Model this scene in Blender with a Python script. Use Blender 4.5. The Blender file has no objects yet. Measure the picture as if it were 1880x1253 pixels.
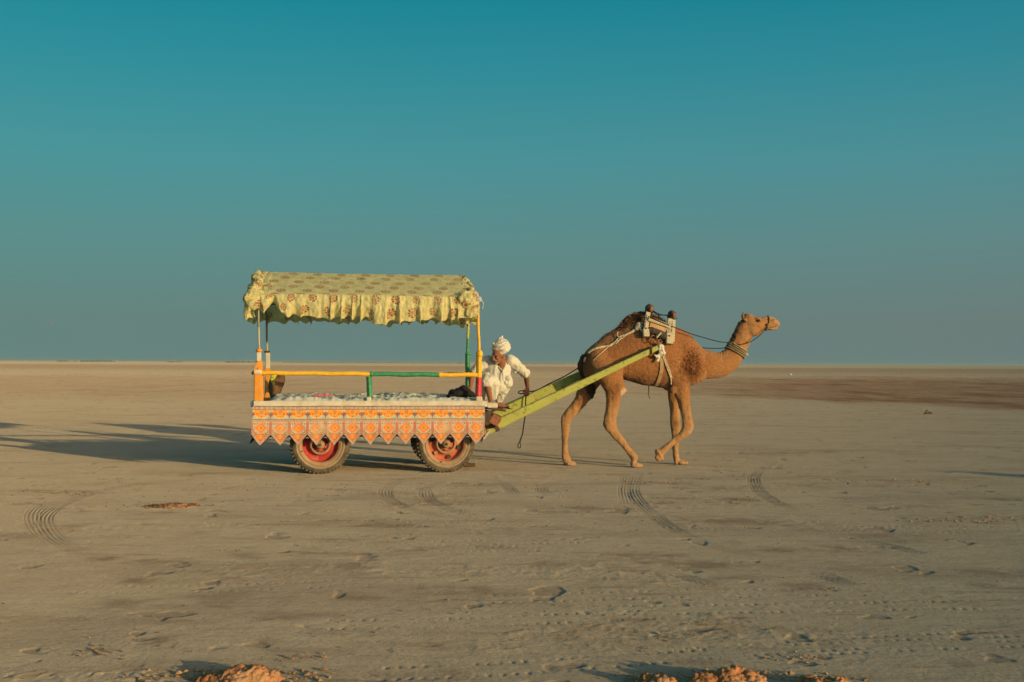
import bpy, math, random
import numpy as np
from mathutils import Matrix, Vector
random.seed(7); RNG = np.random.default_rng(7)
SC = bpy.context.scene
COL = SC.collection
rad = math.radians

# ------------------------------------------------------------------ camera
F_PX, EYE = 2030.0, 1.45
PITCH, ROLL = rad(1.12), rad(0.28)
fwd = np.array([0, math.cos(PITCH), math.sin(PITCH)])
up0 = np.cross([1, 0, 0], fwd)
RT = math.cos(ROLL)*np.array([1., 0, 0]) + math.sin(ROLL)*up0
UP = math.cos(ROLL)*up0 - math.sin(ROLL)*np.array([1., 0, 0])
CAM = np.array([0, 0, EYE])
cam = bpy.data.cameras.new('camera'); cam_o = bpy.data.objects.new('camera', cam); COL.objects.link(cam_o)
cam_o.matrix_world = Matrix([[RT[0], UP[0], -fwd[0], 0], [RT[1], UP[1], -fwd[1], 0], [RT[2], UP[2], -fwd[2], EYE], [0, 0, 0, 1]])
cam.sensor_width = 36; cam.lens = F_PX/1880*36; cam.clip_start = 0.1; cam.clip_end = 40000
SC.camera = cam_o

# ------------------------------------------------------------------ sky, sun, exposure
SUN_EL, SUN_AZ = rad(8.4), rad(90+41)
world = bpy.data.worlds.new('World'); SC.world = world; world.use_nodes = True
wt = world.node_tree; wn = wt.nodes; bgn = wn['Background']; bgn.inputs[1].default_value = 0.15
sky = wn.new('ShaderNodeTexSky'); sky.sky_type = 'NISHITA'; sky.sun_disc = False
sky.sun_elevation = SUN_EL; sky.sun_rotation = SUN_AZ; sky.dust_density = 2.0
EXPO = 0.0
geo = wn.new('ShaderNodeTexCoord'); sep = wn.new('ShaderNodeSeparateXYZ'); wt.links.new(geo.outputs['Generated'], sep.inputs[0])
ramp = wn.new('ShaderNodeValToRGB'); wt.links.new(sep.outputs['Z'], ramp.inputs[0])
SKYT = [(0.0, (.135, .217, .207)), (.035, (.139, .217, .199)), (.107, (.112, .257, .250)), (.178, (.071, .283, .309)),
        (.25, (.033, .260, .314)), (.31, (.0128, .232, .297)), (.5, (.012, .19, .27)), (1.0, (.012, .13, .21))]
cr = ramp.color_ramp
while len(cr.elements) < len(SKYT): cr.elements.new(0.5)
for e, (p, c) in zip(cr.elements, SKYT): e.position = p; e.color = (*c, 1)
gn = wn.new('ShaderNodeMix'); gn.data_type = 'RGBA'; gn.blend_type = 'MULTIPLY'; gn.inputs[0].default_value = 1
g_ = 1/(0.15*2**EXPO); gn.inputs[7].default_value = (g_, g_, g_, 1); gn.clamp_result = False
# faint drift of hue from the left (teal) to the right (duller) part of the sky
mr_ = wn.new('ShaderNodeVectorMath'); mr_.operation = 'MULTIPLY_ADD'; cx_ = wn.new('ShaderNodeCombineXYZ')
for i_ in range(3): wt.links.new(sep.outputs['X'], cx_.inputs[i_])
wt.links.new(cx_.outputs[0], mr_.inputs[0]); mr_.inputs[1].default_value = (.12, -.15, -.11); mr_.inputs[2].default_value = (1, 1, 1)
ml_ = wn.new('ShaderNodeVectorMath'); ml_.operation = 'MULTIPLY'; wt.links.new(ramp.outputs[0], ml_.inputs[0]); wt.links.new(mr_.outputs[0], ml_.inputs[1])
wt.links.new(ml_.outputs[0], gn.inputs[6])
# the dusty teal anti-solar sky passes into the bright warm half round the low sun (the Nishita sky itself)
dt = wn.new('ShaderNodeVectorMath'); dt.operation = 'DOT_PRODUCT'; wt.links.new(geo.outputs['Generated'], dt.inputs[0])
dt.inputs[1].default_value = (math.sin(SUN_AZ), math.cos(SUN_AZ), .15)
fm = wn.new('ShaderNodeMapRange'); fm.interpolation_type = 'SMOOTHSTEP'; wt.links.new(dt.outputs['Value'], fm.inputs[0])
fm.inputs[1].default_value = -.15; fm.inputs[2].default_value = 1.0; fm.inputs[3].default_value = .0; fm.inputs[4].default_value = .85
ad = wn.new('ShaderNodeMix'); ad.data_type = 'RGBA'; wt.links.new(fm.outputs[0], ad.inputs[0])
wt.links.new(gn.outputs[2], ad.inputs[6]); wt.links.new(sky.outputs[0], ad.inputs[7]); wt.links.new(ad.outputs[2], bgn.inputs[0])
sun = bpy.data.lights.new('sun', 'SUN'); sun.energy = 3.6; sun.angle = rad(0.5); sun.color = (1, .74, .36)
sun_o = bpy.data.objects.new('sun', sun); COL.objects.link(sun_o)
sd = Vector((math.cos(SUN_EL)*math.sin(SUN_AZ), math.cos(SUN_EL)*math.cos(SUN_AZ), math.sin(SUN_EL)))
sun_o.rotation_euler = sd.to_track_quat('Z', 'Y').to_euler()
SC.view_settings.view_transform = 'Standard'; SC.view_settings.look = 'None'
SC.view_settings.exposure = EXPO; SC.view_settings.gamma = 1
SC.view_settings.use_curve_mapping = False
SC.render.engine = 'CYCLES'; SC.cycles.max_bounces = 6

# ------------------------------------------------------------------ frames: world, and the cart's own frame (u along, v away, z up)
TH = rad(9); O = np.array([-1.651, 14.414, 0])
E1 = np.array([math.cos(TH), math.sin(TH), 0]); E2 = np.array([-math.sin(TH), math.cos(TH), 0])
def ray(x, y): return fwd + RT*(x-940)/F_PX - UP*(y-626.5)/F_PX
def G(x, y):
    d = ray(x, y); return CAM + d*(-EYE/d[2])
def L(x, y, v):
    d = ray(x, y); p = CAM + d*(((O-CAM)@E2+v)/(d@E2)) - O
    return np.array([p@E1, v, p[2]])
def W(p):
    p = np.asarray(p, float); return O + p[..., 0:1]*E1 + p[..., 1:2]*E2 + p[..., 2:3]*np.array([0, 0, 1.])

# ------------------------------------------------------------------ noise
_P = RNG.permutation(4096); _P = np.concatenate([_P, _P]); _GR = RNG.random(8192)*2*np.pi
_G3 = RNG.normal(size=(4096, 3)); _G3 /= np.linalg.norm(_G3, axis=1)[:, None]
def n2(x, y):
    xi = np.floor(x).astype(int); yi = np.floor(y).astype(int); fx = x-xi; fy = y-yi
    u = fx*fx*fx*(fx*(fx*6-15)+10); v = fy*fy*fy*(fy*(fy*6-15)+10)
    def g(a, b, dx, dy):
        h = _P[(_P[(xi+a) & 4095] + yi+b) & 4095]; t = _GR[h]; return np.cos(t)*dx + np.sin(t)*dy
    return 1.5*((g(0, 0, fx, fy)*(1-u)+g(1, 0, fx-1, fy)*u)*(1-v) + (g(0, 1, fx, fy-1)*(1-u)+g(1, 1, fx-1, fy-1)*u)*v)
def n3(p, s=1.0):
    p = np.asarray(p)*s; i = np.floor(p).astype(int); f = p-i; w = f*f*f*(f*(f*6-15)+10); r = 0
    for a in (0, 1):
        for b in (0, 1):
            for c in (0, 1):
                h = _P[(_P[(_P[(i[..., 0]+a) & 4095]+i[..., 1]+b) & 4095]+i[..., 2]+c) & 4095]
                d = (f-np.array([a, b, c]))
                wt_ = (w[..., 0] if a else 1-w[..., 0])*(w[..., 1] if b else 1-w[..., 1])*(w[..., 2] if c else 1-w[..., 2])
                r = r + wt_*np.sum(_G3[h]*d, -1)
    return 1.5*r
def sst(a, b, x):
    t = np.clip((x-a)/(b-a), 0, 1); return t*t*(3-2*t)

# ------------------------------------------------------------------ materials
AL = 1.65
def mat(name, color=(.5, .5, .5), rough=.8, var=.12, scale=12, bump=.1, bscale=40, attr=None, dust=None, metal=0, dist=.01, trans=0, wear=None, sheen=0, spec=.3):
    m = bpy.data.materials.new(name); m.use_nodes = True; t = m.node_tree; N = t.nodes; K = t.links
    color = tuple(min(c*AL, .85) for c in color)
    b = N['Principled BSDF']; b.inputs['Roughness'].default_value = rough; b.inputs['Metallic'].default_value = metal
    b.inputs['Specular IOR Level'].default_value = spec
    if sheen: b.inputs['Sheen Weight'].default_value = sheen
    tc = N.new('ShaderNodeTexCoord')
    nz = N.new('ShaderNodeTexNoise'); nz.inputs['Scale'].default_value = scale; nz.inputs['Detail'].default_value = 6; K.new(tc.outputs['Object'], nz.inputs[0])
    if attr:
        a = N.new('ShaderNodeAttribute'); a.attribute_name = attr; src = a.outputs['Color']
    else:
        a = N.new('ShaderNodeRGB'); a.outputs[0].default_value = (*color, 1); src = a.outputs[0]
    mr = N.new('ShaderNodeMapRange'); mr.inputs[1].default_value = .3; mr.inputs[2].default_value = .7
    mr.inputs[3].default_value = 1-var; mr.inputs[4].default_value = 1+var; K.new(nz.outputs[0], mr.inputs[0])
    mx = N.new('ShaderNodeVectorMath'); mx.operation = 'SCALE'; K.new(src, mx.inputs[0]); K.new(mr.outputs[0], mx.inputs['Scale']); out = mx.outputs[0]
    for k, dd in enumerate((dust, wear)):
        if not dd: continue
        dc, dsc, lo, hi, amt = dd; dc = tuple(c*AL for c in dc)
        n_ = N.new('ShaderNodeTexNoise'); n_.inputs['Scale'].default_value = dsc; n_.inputs['Detail'].default_value = 8; n_.inputs['Roughness'].default_value = .65; K.new(tc.outputs['Object'], n_.inputs[0])
        r_ = N.new('ShaderNodeMapRange'); r_.inputs[1].default_value = lo; r_.inputs[2].default_value = hi; r_.inputs[4].default_value = amt; K.new(n_.outputs[0], r_.inputs[0])
        x_ = N.new('ShaderNodeMix'); x_.data_type = 'RGBA'; K.new(r_.outputs[0], x_.inputs[0]); K.new(out, x_.inputs[6]); x_.inputs[7].default_value = (*dc, 1); out = x_.outputs[2]
    K.new(out, b.inputs['Base Color'])
    if bump:
        bn = N.new('ShaderNodeTexNoise'); bn.inputs['Scale'].default_value = bscale; bn.inputs['Detail'].default_value = 5; K.new(tc.outputs['Object'], bn.inputs[0])
        bp = N.new('ShaderNodeBump'); bp.inputs['Strength'].default_value = bump; bp.inputs['Distance'].default_value = dist
        K.new(bn.outputs[0], bp.inputs['Height']); K.new(bp.outputs[0], b.inputs['Normal'])
    if trans:
        tr = N.new('ShaderNodeBsdfTranslucent'); K.new(out, tr.inputs[0]); ms = N.new('ShaderNodeMixShader'); ms.inputs[0].default_value = trans
        K.new(b.outputs[0], ms.inputs[1]); K.new(tr.outputs[0], ms.inputs[2]); K.new(ms.outputs[0], N['Material Output'].inputs[0])
    return m
DUST = (.27, .20, .12)
M = dict(
    white_wood=mat('white_painted_wood', (.36, .33, .27), var=.12, scale=9, dust=(DUST, 7, .48, .7, .7), bump=.3),
    orange_wood=mat('orange_painted_wood', (.42, .17, .024), var=.1, dust=((.36, .2, .08), 9, .5, .75, .6), bump=.25),
    yellow_tape=mat('yellow_tape', (.48, .27, .022), rough=.5, var=.12, bump=.3, bscale=60),
    green_tape=mat('green_tape', (.03, .155, .072), rough=.45, var=.3, scale=22, bump=.3, bscale=60),
    lime_tape=mat('lime_tape', (.24, .26, .04), rough=.5, var=.2, scale=20, bump=.3, wear=((.02, .07, .04), 25, .55, .6, .8)),
    red_tape=mat('red_tape', (.36, .032, .04), rough=.5, var=.25, scale=20, bump=.3, wear=((.42, .12, .09), 25, .52, .62, .6)),
    grey_pole=mat('grey_pole', (.15, .15, .13), rough=.45, metal=.3, bump=.05),
    pale_pole=mat('pale_pole', (.27, .24, .18), rough=.5, bump=.05),
    print_cloth=mat('printed_cloth', attr='print', rough=.9, var=.09, scale=30, bump=.25, bscale=220, dist=.004, dust=((.30, .22, .14), 5, .5, .72, .4), spec=.1),
    canopy_cloth=mat('canopy_cloth', attr='print', rough=.9, var=.12, scale=14, bump=.25, bscale=45, dist=.012, trans=.36, spec=.1),
    navy=mat('navy_cloth', (.022, .022, .05), rough=.9, bump=.2),
    white_cloth=mat('white_cloth', (.36, .345, .30), rough=.9, var=.07, bump=.35, bscale=30, dist=.01, spec=.1),
    sheet=mat('bed_sheet', (.27, .285, .27), rough=.9, var=.1, scale=8, bump=.5, bscale=22, dist=.012, spec=.1),
    black_cloth=mat('black_cloth', (.012, .010, .012), rough=.95, bump=.4, bscale=40),
    rubber=mat('tyre_rubber', (.050, .040, .030), rough=.85, var=.25, dust=((.17, .13, .085), 6, .40, .70, .6), bump=.3),
    tread=mat('tread_rubber', (.06, .048, .035), rough=.9, var=.3, dust=((.20, .155, .10), 14, .35, .7, .7)),
    wall=mat('dusty_sidewall', (.19, .145, .095), rough=.9, var=.15, dust=((.09, .075, .06), 7, .52, .74, .5)),
    rim_red=mat('red_rim', (.26, .024, .022), rough=.6, var=.15, scale=7, dust=((.27, .15, .085), 7, .52, .72, .7), bump=.15),
    rim_red2=mat('faded_red_rim', (.31, .075, .042), rough=.7, var=.15, dust=((.27, .17, .10), 8, .5, .75, .7), bump=.2),
    rim_tan=mat('dusty_rim', (.22, .14, .08), rough=.8, var=.15, dust=((.30, .06, .035), 9, .6, .75, .5)),
    iron=mat('rusty_iron', (.045, .03, .022), rough=.8, var=.3, scale=20, bump=.4),
    rust=mat('copper_brown_iron', (.16, .06, .03), rough=.7, var=.35, scale=25, bump=.5),
    dark_wood=mat('dark_wood', (.06, .035, .02), rough=.85, var=.3, scale=18, bump=.5),
    raw_wood=mat('raw_wood', (.26, .17, .085), rough=.85, var=.2, scale=18, bump=.4),
    lime=mat('lime_green_paint', (.21, .225, .045), rough=.65, var=.1, scale=6, wear=((.09, .07, .035), 16, .55, .64, .75), bump=.2, dust=((.25, .215, .085), 4, .42, .72, .6)),
    coat=mat('camel_coat', attr='coat', rough=.95, var=.15, scale=26, bump=.7, bscale=55, dist=.018, sheen=.15, spec=.08),
    hair=mat('camel_hair', (.125, .056, .026), rough=.95, var=.3, scale=30, bump=0),
    tail=mat('tail_hair', (.035, .017, .010), rough=.9, var=.3, scale=40, bump=.6, bscale=90),
    eye=mat('dark_eye', (.012, .008, .006), rough=.15, bump=0),
    saddle_wood=mat('painted_saddle_wood', (.30, .26, .18), rough=.8, var=.18, scale=20, wear=((.12, .08, .045), 20, .56, .66, .8), bump=.3),
    saddle_tan=mat('tan_saddle_board', (.33, .20, .10), rough=.8, var=.15, bump=.2),
    pad=mat('saddle_pad', (.045, .036, .032), rough=.95, var=.5, scale=60, bump=.8, bscale=90),
    rope_w=mat('cream_rope', (.33, .28, .20), rough=.9, var=.2, scale=40, bump=.6, bscale=120),
    rope_d=mat('dark_rope', (.018, .018, .016), rough=.9, var=.2, bump=.3),
    rope_b=mat('brown_rope', (.06, .035, .02), rough=.9, var=.2, bump=.3),
    skin=mat('skin', (.15, .060, .032), rough=.6, var=.15, scale=20, bump=.15, bscale=60),
    beard=mat('grey_beard', (.21, .17, .13), rough=.9, bump=.6, bscale=200),
    pink=mat('pink_plastic', (.42, .05, .09), rough=.5, bump=0),
    sack=mat('brown_sack', (.085, .045, .026), rough=.9, var=.25, bump=.4, bscale=25),
    garland=mat('yellow_green_cloth', (.30, .30, .03), rough=.8, var=.5, scale=40),
    blue_rag=mat('pale_blue_rag', (.20, .22, .26), rough=.8, var=.2, bump=.4),
    clod=mat('orange_earth', (.25, .115, .055), rough=1, var=.45, scale=9, bump=1.0, bscale=28, dist=.03, spec=.0, dust=((.22, .165, .10), 6, .5, .68, .8)),
    crumb=mat('crumb_earth', (.22, .135, .07), rough=1, var=.4, scale=3, bump=0, spec=0),
    far_white=mat('far_whitewash', (.20, .22, .19), rough=.9, bump=0, scale=.2),
    far_dark=mat('far_dark', (.10, .125, .10), rough=.9, bump=0, scale=.2),
    glass=mat('far_window', (.05, .06, .06), rough=.4, bump=0),
    brass=mat('collar_beads', (.27, .22, .13), rough=.6, var=.6, scale=60, bump=0),
    debris=mat('dry_twig', (.07, .04, .02), rough=.9, bump=.3),
    kite=mat('kite_cloth', (.17, .12, .08), rough=.8, bump=0),
)

# ------------------------------------------------------------------ geometry helpers
BASE = {}
def link(name, me, m, parent=None, base=None, smooth=True):
    if m is not None: me.materials.append(M[m] if isinstance(m, str) else m)
    if smooth: me.shade_smooth()
    o = bpy.data.objects.new(name, me); COL.objects.link(o)
    if parent is not None: o.parent = parent; BASE[o.name] = BASE[parent.name]
    elif base is not None: o.location = W(base); o.rotation_euler = (0, 0, TH); BASE[o.name] = np.array(base, float)
    return o
def mesh(name, VF, m, parent=None, base=None, smooth=True, world=False):
    V, F = VF; V = np.asarray(V, float)
    b = BASE[parent.name] if parent is not None else (np.array(base, float) if base is not None else np.zeros(3))
    V = V - b
    me = bpy.data.meshes.new(name)
    if isinstance(F, np.ndarray):
        n, k = F.shape; me.vertices.add(len(V)); me.vertices.foreach_set('co', V.ravel()); me.loops.add(n*k)
        me.loops.foreach_set('vertex_index', F.ravel().astype(np.int32)); me.polygons.add(n)
        me.polygons.foreach_set('loop_start', np.arange(0, n*k, k, dtype=np.int32)); me.update(calc_edges=True); me.validate()
    else:
        me.from_pydata(V.tolist(), [], [list(map(int, f)) for f in F]); me.validate()
    return link(name, me, m, parent, None if world else base, smooth)
def attr(o, name, col):
    a = o.data.attributes.new(name, 'FLOAT_COLOR', 'POINT'); c = np.ones((len(o.data.vertices), 4)); c[:, :3] = np.minimum(np.asarray(col)*AL, .85); a.data.foreach_set('color', c.ravel())
def thing(name, label, cat, base, group=None):
    o = bpy.data.objects.new(name, None); COL.objects.link(o); o.empty_display_size = .2
    o.location = W(base); o.rotation_euler = (0, 0, TH); BASE[o.name] = np.array(base, float); return tag(o, label, cat, group)
def tag(o, label=None, cat=None, group=None, kind=None):
    if label: o['label'] = label
    if cat: o['category'] = cat
    if group: o['group'] = group
    if kind: o['kind'] = kind
    return o
def join(parts):
    V = []; F = []; n = 0
    for v, f in parts:
        V.append(np.asarray(v, float)); F += [[int(i)+n for i in q] for q in f]; n += len(v)
    return np.concatenate(V), F
def smooth_path(P, k=5):
    P = np.asarray(P, float); n = len(P)
    if n < 3: return P
    out = []
    for i in range(n-1):
        p0 = P[max(i-1, 0)]; p1 = P[i]; p2 = P[i+1]; p3 = P[min(i+2, n-1)]
        for j in range(k):
            t = j/k; out.append(.5*((2*p1)+(-p0+p2)*t+(2*p0-5*p1+4*p2-p3)*t*t+(-p0+3*p1-3*p2+p3)*t**3))
    out.append(P[-1]); return np.array(out)
def tube(P, r, seg=10, r2=None, cap=True, lat=None, k=0):
    """closed tube along P; r in-plane radius, r2 radius along the lateral axis"""
    P = np.asarray(P, float); n = len(P); r = np.broadcast_to(np.asarray(r, float), (n,)); r2 = r if r2 is None else np.broadcast_to(np.asarray(r2, float), (n,))
    if k:
        Q = smooth_path(np.column_stack([P, r, r2]), k); P, r, r2 = Q[:, :3], Q[:, 3], Q[:, 4]
    if cap:
        d0 = P[0]-P[1]; d0 /= np.linalg.norm(d0)+1e-9; d1 = P[-1]-P[-2]; d1 /= np.linalg.norm(d1)+1e-9
        A = [math.cos(a) for a in (rad(80), rad(55), rad(28))]; S = [math.sin(a) for a in (rad(80), rad(55), rad(28))]
        m0 = min(r[0], r2[0]); m1 = min(r[-1], r2[-1])
        P = np.concatenate([[P[0]+d0*m0*s for s in S], P, [P[-1]+d1*m1*s for s in S[::-1]]])
        r, r2 = [np.concatenate([[q[0]*a for a in A], q, [q[-1]*a for a in A[::-1]]]) for q in (r, r2)]
    n = len(P); T = np.gradient(P, axis=0); T /= np.linalg.norm(T, axis=1)[:, None]+1e-12
    V = np.zeros((n, seg, 3)); th = np.arange(seg)*2*np.pi/seg
    if lat is None:
        ref = np.array([0, 0, 1.]) if abs(T[0][2]) < .9 else np.array([1., 0, 0]); s = np.cross(T[0], ref)
    for i in range(n):
        if lat is not None: s = np.asarray(lat, float)
        s = s - T[i]*(s@T[i]); s = s/np.linalg.norm(s); q = np.cross(s, T[i])
        V[i] = P[i] + np.cos(th)[:, None]*r[i]*q + np.sin(th)[:, None]*r2[i]*s
    V = V.reshape(-1, 3); F = []
    for i in range(n-1):
        for j in range(seg):
            a = i*seg+j; b = i*seg+(j+1) % seg; F.append((a, b, b+seg, a+seg))
    F.append(tuple(range(seg))[::-1]); F.append(tuple((n-1)*seg+np.arange(seg)))
    return V, F
def box(c, s, rot=None, bev=.0):
    """box centred c, size s, optional 3x3 rot, chamfered vertical & horizontal edges"""
    c = np.array(c, float); h = np.array(s, float)/2; b = min(bev, h.min()*.6)
    if b <= 0:
        V = np.array([[x, y, z] for x in (-1, 1) for y in (-1, 1) for z in (-1, 1)], float)*h
        F = [(0, 1, 3, 2), (4, 6, 7, 5), (0, 4, 5, 1), (2, 3, 7, 6), (0, 2, 6, 4), (1, 5, 7, 3)]
    else:
        bm_V = []; idx = {}
        for sx in (-1, 1):
            for sy in (-1, 1):
                for sz in (-1, 1):
                    for ax in range(3):
                        p = np.array([sx, sy, sz])*(h-b); p[ax] = (sx, sy, sz)[ax]*h[ax]; idx[(sx, sy, sz, ax)] = len(bm_V); bm_V.append(p)
        V = np.array(bm_V); F = []
        for ax in range(3):
            o1, o2 = [a for a in range(3) if a != ax]
            for s0 in (-1, 1):
                q = []
                for a, b2 in ((-1, -1), (1, -1), (1, 1), (-1, 1)):
                    k = [0, 0, 0]; k[ax] = s0; k[o1] = a; k[o2] = b2; q.append(idx[(*k, ax)])
                F.append(q)
            for a in (-1, 1):
                for b2 in (-1, 1):   # edge along ax
                    k0 = [0, 0, 0]; k0[o1] = a; k0[o2] = b2; k0[ax] = -1; k1 = list(k0); k1[ax] = 1
                    F.append([idx[(*k0, o1)], idx[(*k1, o1)], idx[(*k1, o2)], idx[(*k0, o2)]])
        for sx in (-1, 1):
            for sy in (-1, 1):
                for sz in (-1, 1): F.append([idx[(sx, sy, sz, a)] for a in range(3)])
        # fix winding
        F2 = []
        for f in F:
            cc = V[f].mean(0); nn = np.cross(V[f[1]]-V[f[0]], V[f[2]]-V[f[0]]); F2.append(f if nn@cc > 0 else f[::-1])
        F = F2
    if rot is not None: V = V@np.array(rot).T
    return V+c, F
def rot_y(a):   # rotation in the u-z plane (positive tips +u upward)
    return [[math.cos(a), 0, -math.sin(a)], [0, 1, 0], [math.sin(a), 0, math.cos(a)]]
def rot_x(a): return [[1, 0, 0], [0, math.cos(a), -math.sin(a)], [0, math.sin(a), math.cos(a)]]
def rot_z(a): return [[math.cos(a), -math.sin(a), 0], [math.sin(a), math.cos(a), 0], [0, 0, 1]]
def beam(a, b, w, h, bev=.006, w2=None, h2=None):
    """beam from a to b; width w across v, height h perpendicular"""
    a = np.array(a, float); b = np.array(b, float); w2 = w2 or w; h2 = h2 or h
    t = b-a; ln = np.linalg.norm(t); t /= ln; s = np.array([0, 1., 0]) if abs(t[1]) < .9 else np.array([1., 0, 0]); s = s-t*(s@t); s /= np.linalg.norm(s); q = np.cross(t, s)
    V, F = box((0, 0, 0), (ln, 1, 1), None, 0)
    V = []; n = 8
    for i, (p, ww, hh) in enumerate(((a, w, h), (b, w2, h2))):
        for (x, y) in ((-1, -.8), (-.8, -1), (.8, -1), (1, -.8), (1, .8), (.8, 1), (-.8, 1), (-1, .8)): V.append(p+s*x*ww/2+q*y*hh/2)
    F = [tuple(range(n)), tuple(range(n, 2*n))[::-1]]+[(i, i+n, (i+1) % n+n, (i+1) % n) for i in range(n)]
    return np.array(V), F
def ellip(c, r, nu=20, nv=14, rot=None):
    V = []; F = []
    for i in range(nv+1):
        a = math.pi*i/nv
        for j in range(nu):
            b = 2*math.pi*j/nu; V.append((r[0]*math.sin(a)*math.cos(b), r[1]*math.sin(a)*math.sin(b), r[2]*math.cos(a)))
    for i in range(nv):
        for j in range(nu): F.append((i*nu+j, (i+1)*nu+j, (i+1)*nu+(j+1) % nu, i*nu+(j+1) % nu))
    V = np.array(V)
    if rot is not None: V = V@np.array(rot).T
    return V+np.array(c), F
def remesh(parts, voxel, it=3, fac=.5):
    V, F = join(parts); me = bpy.data.meshes.new('tmp'); me.from_pydata(V.tolist(), [], F); o = bpy.data.objects.new('tmp', me); COL.objects.link(o)
    md = o.modifiers.new('r', 'REMESH'); md.mode = 'VOXEL'; md.voxel_size = voxel; md.adaptivity = 0
    if it: s = o.modifiers.new('s', 'SMOOTH'); s.iterations = it; s.factor = fac
    dg = bpy.context.evaluated_depsgraph_get(); e = o.evaluated_get(dg).to_mesh()
    n = len(e.vertices); V = np.zeros(n*3); e.vertices.foreach_get('co', V); V = V.reshape(-1, 3); N = np.zeros(n*3); e.vertices.foreach_get('normal', N); N = N.reshape(-1, 3)
    F = np.zeros(len(e.loops), int); e.loops.foreach_get('vertex_index', F)
    if len(F) == 4*len(e.polygons): F = F.reshape(-1, 4)
    else: F = [list(p.vertices) for p in e.polygons]
    bpy.data.objects.remove(o); bpy.data.meshes.remove(me)
    return V, F, N
def lathe(prof, seg=64, cu=0, cv=0, cz=0):
    """profile of (radius, v offset), spun round the v axis"""
    V = []; F = []; n = len(prof)
    for j in range(seg):
        a = 2*math.pi*j/seg
        for r_, y in prof: V.append((cu+r_*math.cos(a), cv+y, cz+r_*math.sin(a)))
    for j in range(seg):
        for i in range(n-1): a = j*n+i; b = ((j+1) % seg)*n+i; F.append((a, a+1, b+1, b))
    return np.array(V), F
def grid(P):
    """P: (rows, cols, 3)"""
    r, c = P.shape[:2]; i = np.arange(r*c).reshape(r, c)
    return P.reshape(-1, 3), np.stack([i[:-1, :-1], i[:-1, 1:], i[1:, 1:], i[1:, :-1]], -1).reshape(-1, 4)
def twisted(P, r, strands=3, pitch=.12, seg=6):
    P = smooth_path(P, 8); d = np.concatenate([[0], np.cumsum(np.linalg.norm(np.diff(P, axis=0), axis=1))]); n = max(int(d[-1]/pitch*10), 12)
    s = np.linspace(0, d[-1], n); Q = np.column_stack([np.interp(s, d, P[:, k]) for k in range(3)]); T = np.gradient(Q, axis=0); T /= np.linalg.norm(T, axis=1)[:, None]
    ref = np.array([.1, 1, .2]); out = []
    for j in range(strands):
        A = []
        for i in range(n):
            a = np.cross(T[i], ref); a /= np.linalg.norm(a); b = np.cross(T[i], a); ph = s[i]/pitch*2*math.pi+j*2*math.pi/strands
            A.append(Q[i]+(a*math.cos(ph)+b*math.sin(ph))*r*.5)
        out.append(tube(A, r*.62, seg))
    return join(out)

# ================================================================== SETTING: ground
def dist_poly(X, Y, P):
    best = np.full(X.shape, 1e9); along = np.zeros(X.shape); side = np.zeros(X.shape); acc = 0
    for a, b in zip(P[:-1], P[1:]):
        d = b-a; l = np.hypot(*d)
        if l < 1e-6: continue
        t = np.clip(((X-a[0])*d[0]+(Y-a[1])*d[1])/l**2, 0, 1); qx = a[0]+t*d[0]; qy = a[1]+t*d[1]; ds = np.hypot(X-qx, Y-qy)
        m = ds < best; best = np.where(m, ds, best); along = np.where(m, acc+t*l, along)
        side = np.where(m, np.sign((X-a[0])*d[1]-(Y-a[1])*d[0]), side); acc += l
    return best, along, side, acc
TRACKS = [[(420, 874), (330, 882), (240, 891), (180, 902), (120, 922), (85, 945), (82, 965), (100, 990), (135, 1010), (190, 1032)],
          [(150, 905), (85, 925), (62, 940), (60, 958), (75, 980), (110, 1000)],
          [(735, 882), (713, 893), (706, 905), (716, 920), (760, 938), (830, 950), (940, 958)],
          [(812, 882), (787, 893), (780, 906), (793, 922), (850, 943), (930, 957), (1010, 964), (1100, 970)],
          [(900, 880), (925, 890), (938, 903), (945, 915)], [(1040, 880), (1003, 890), (992, 900), (1010, 910), (1060, 916)],
          [(1175, 862), (1162, 890), (1164, 910), (1185, 935), (1230, 968), (1300, 1000), (1380, 1020), (1480, 1040)],
          [(1150, 872), (1146, 900), (1152, 928)],
          [(1420, 848), (1392, 865), (1383, 880), (1396, 905), (1440, 930), (1500, 952), (1570, 960)],
          [(1225, 1052), (1320, 1078)], [(1490, 1048), (1560, 1075)], [(1560, 985), (1700, 1020)]]
LUGS = [[(590, 1146), (800, 1144), (1000, 1136), (1200, 1128)], [(-40, 1252), (400, 1244), (900, 1228), (1300, 1197), (1600, 1180), (1930, 1165)],
        [(700, 1236), (1000, 1219), (1400, 1196), (1930, 1176)], [(1100, 1121), (1400, 1117), (1800, 1110)], [(1150, 972), (1500, 972), (1930, 977)],
        [(1270, 967), (1600, 970), (1930, 970)], [(400, 960), (800, 962), (1250, 965)], [(560, 998), (900, 996), (1200, 990)], [(-40, 1078), (300, 1082), (700, 1070)],
        [(600, 1010), (1000, 1008)], [(900, 1100), (1300, 1090), (1700, 1085)]]
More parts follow.
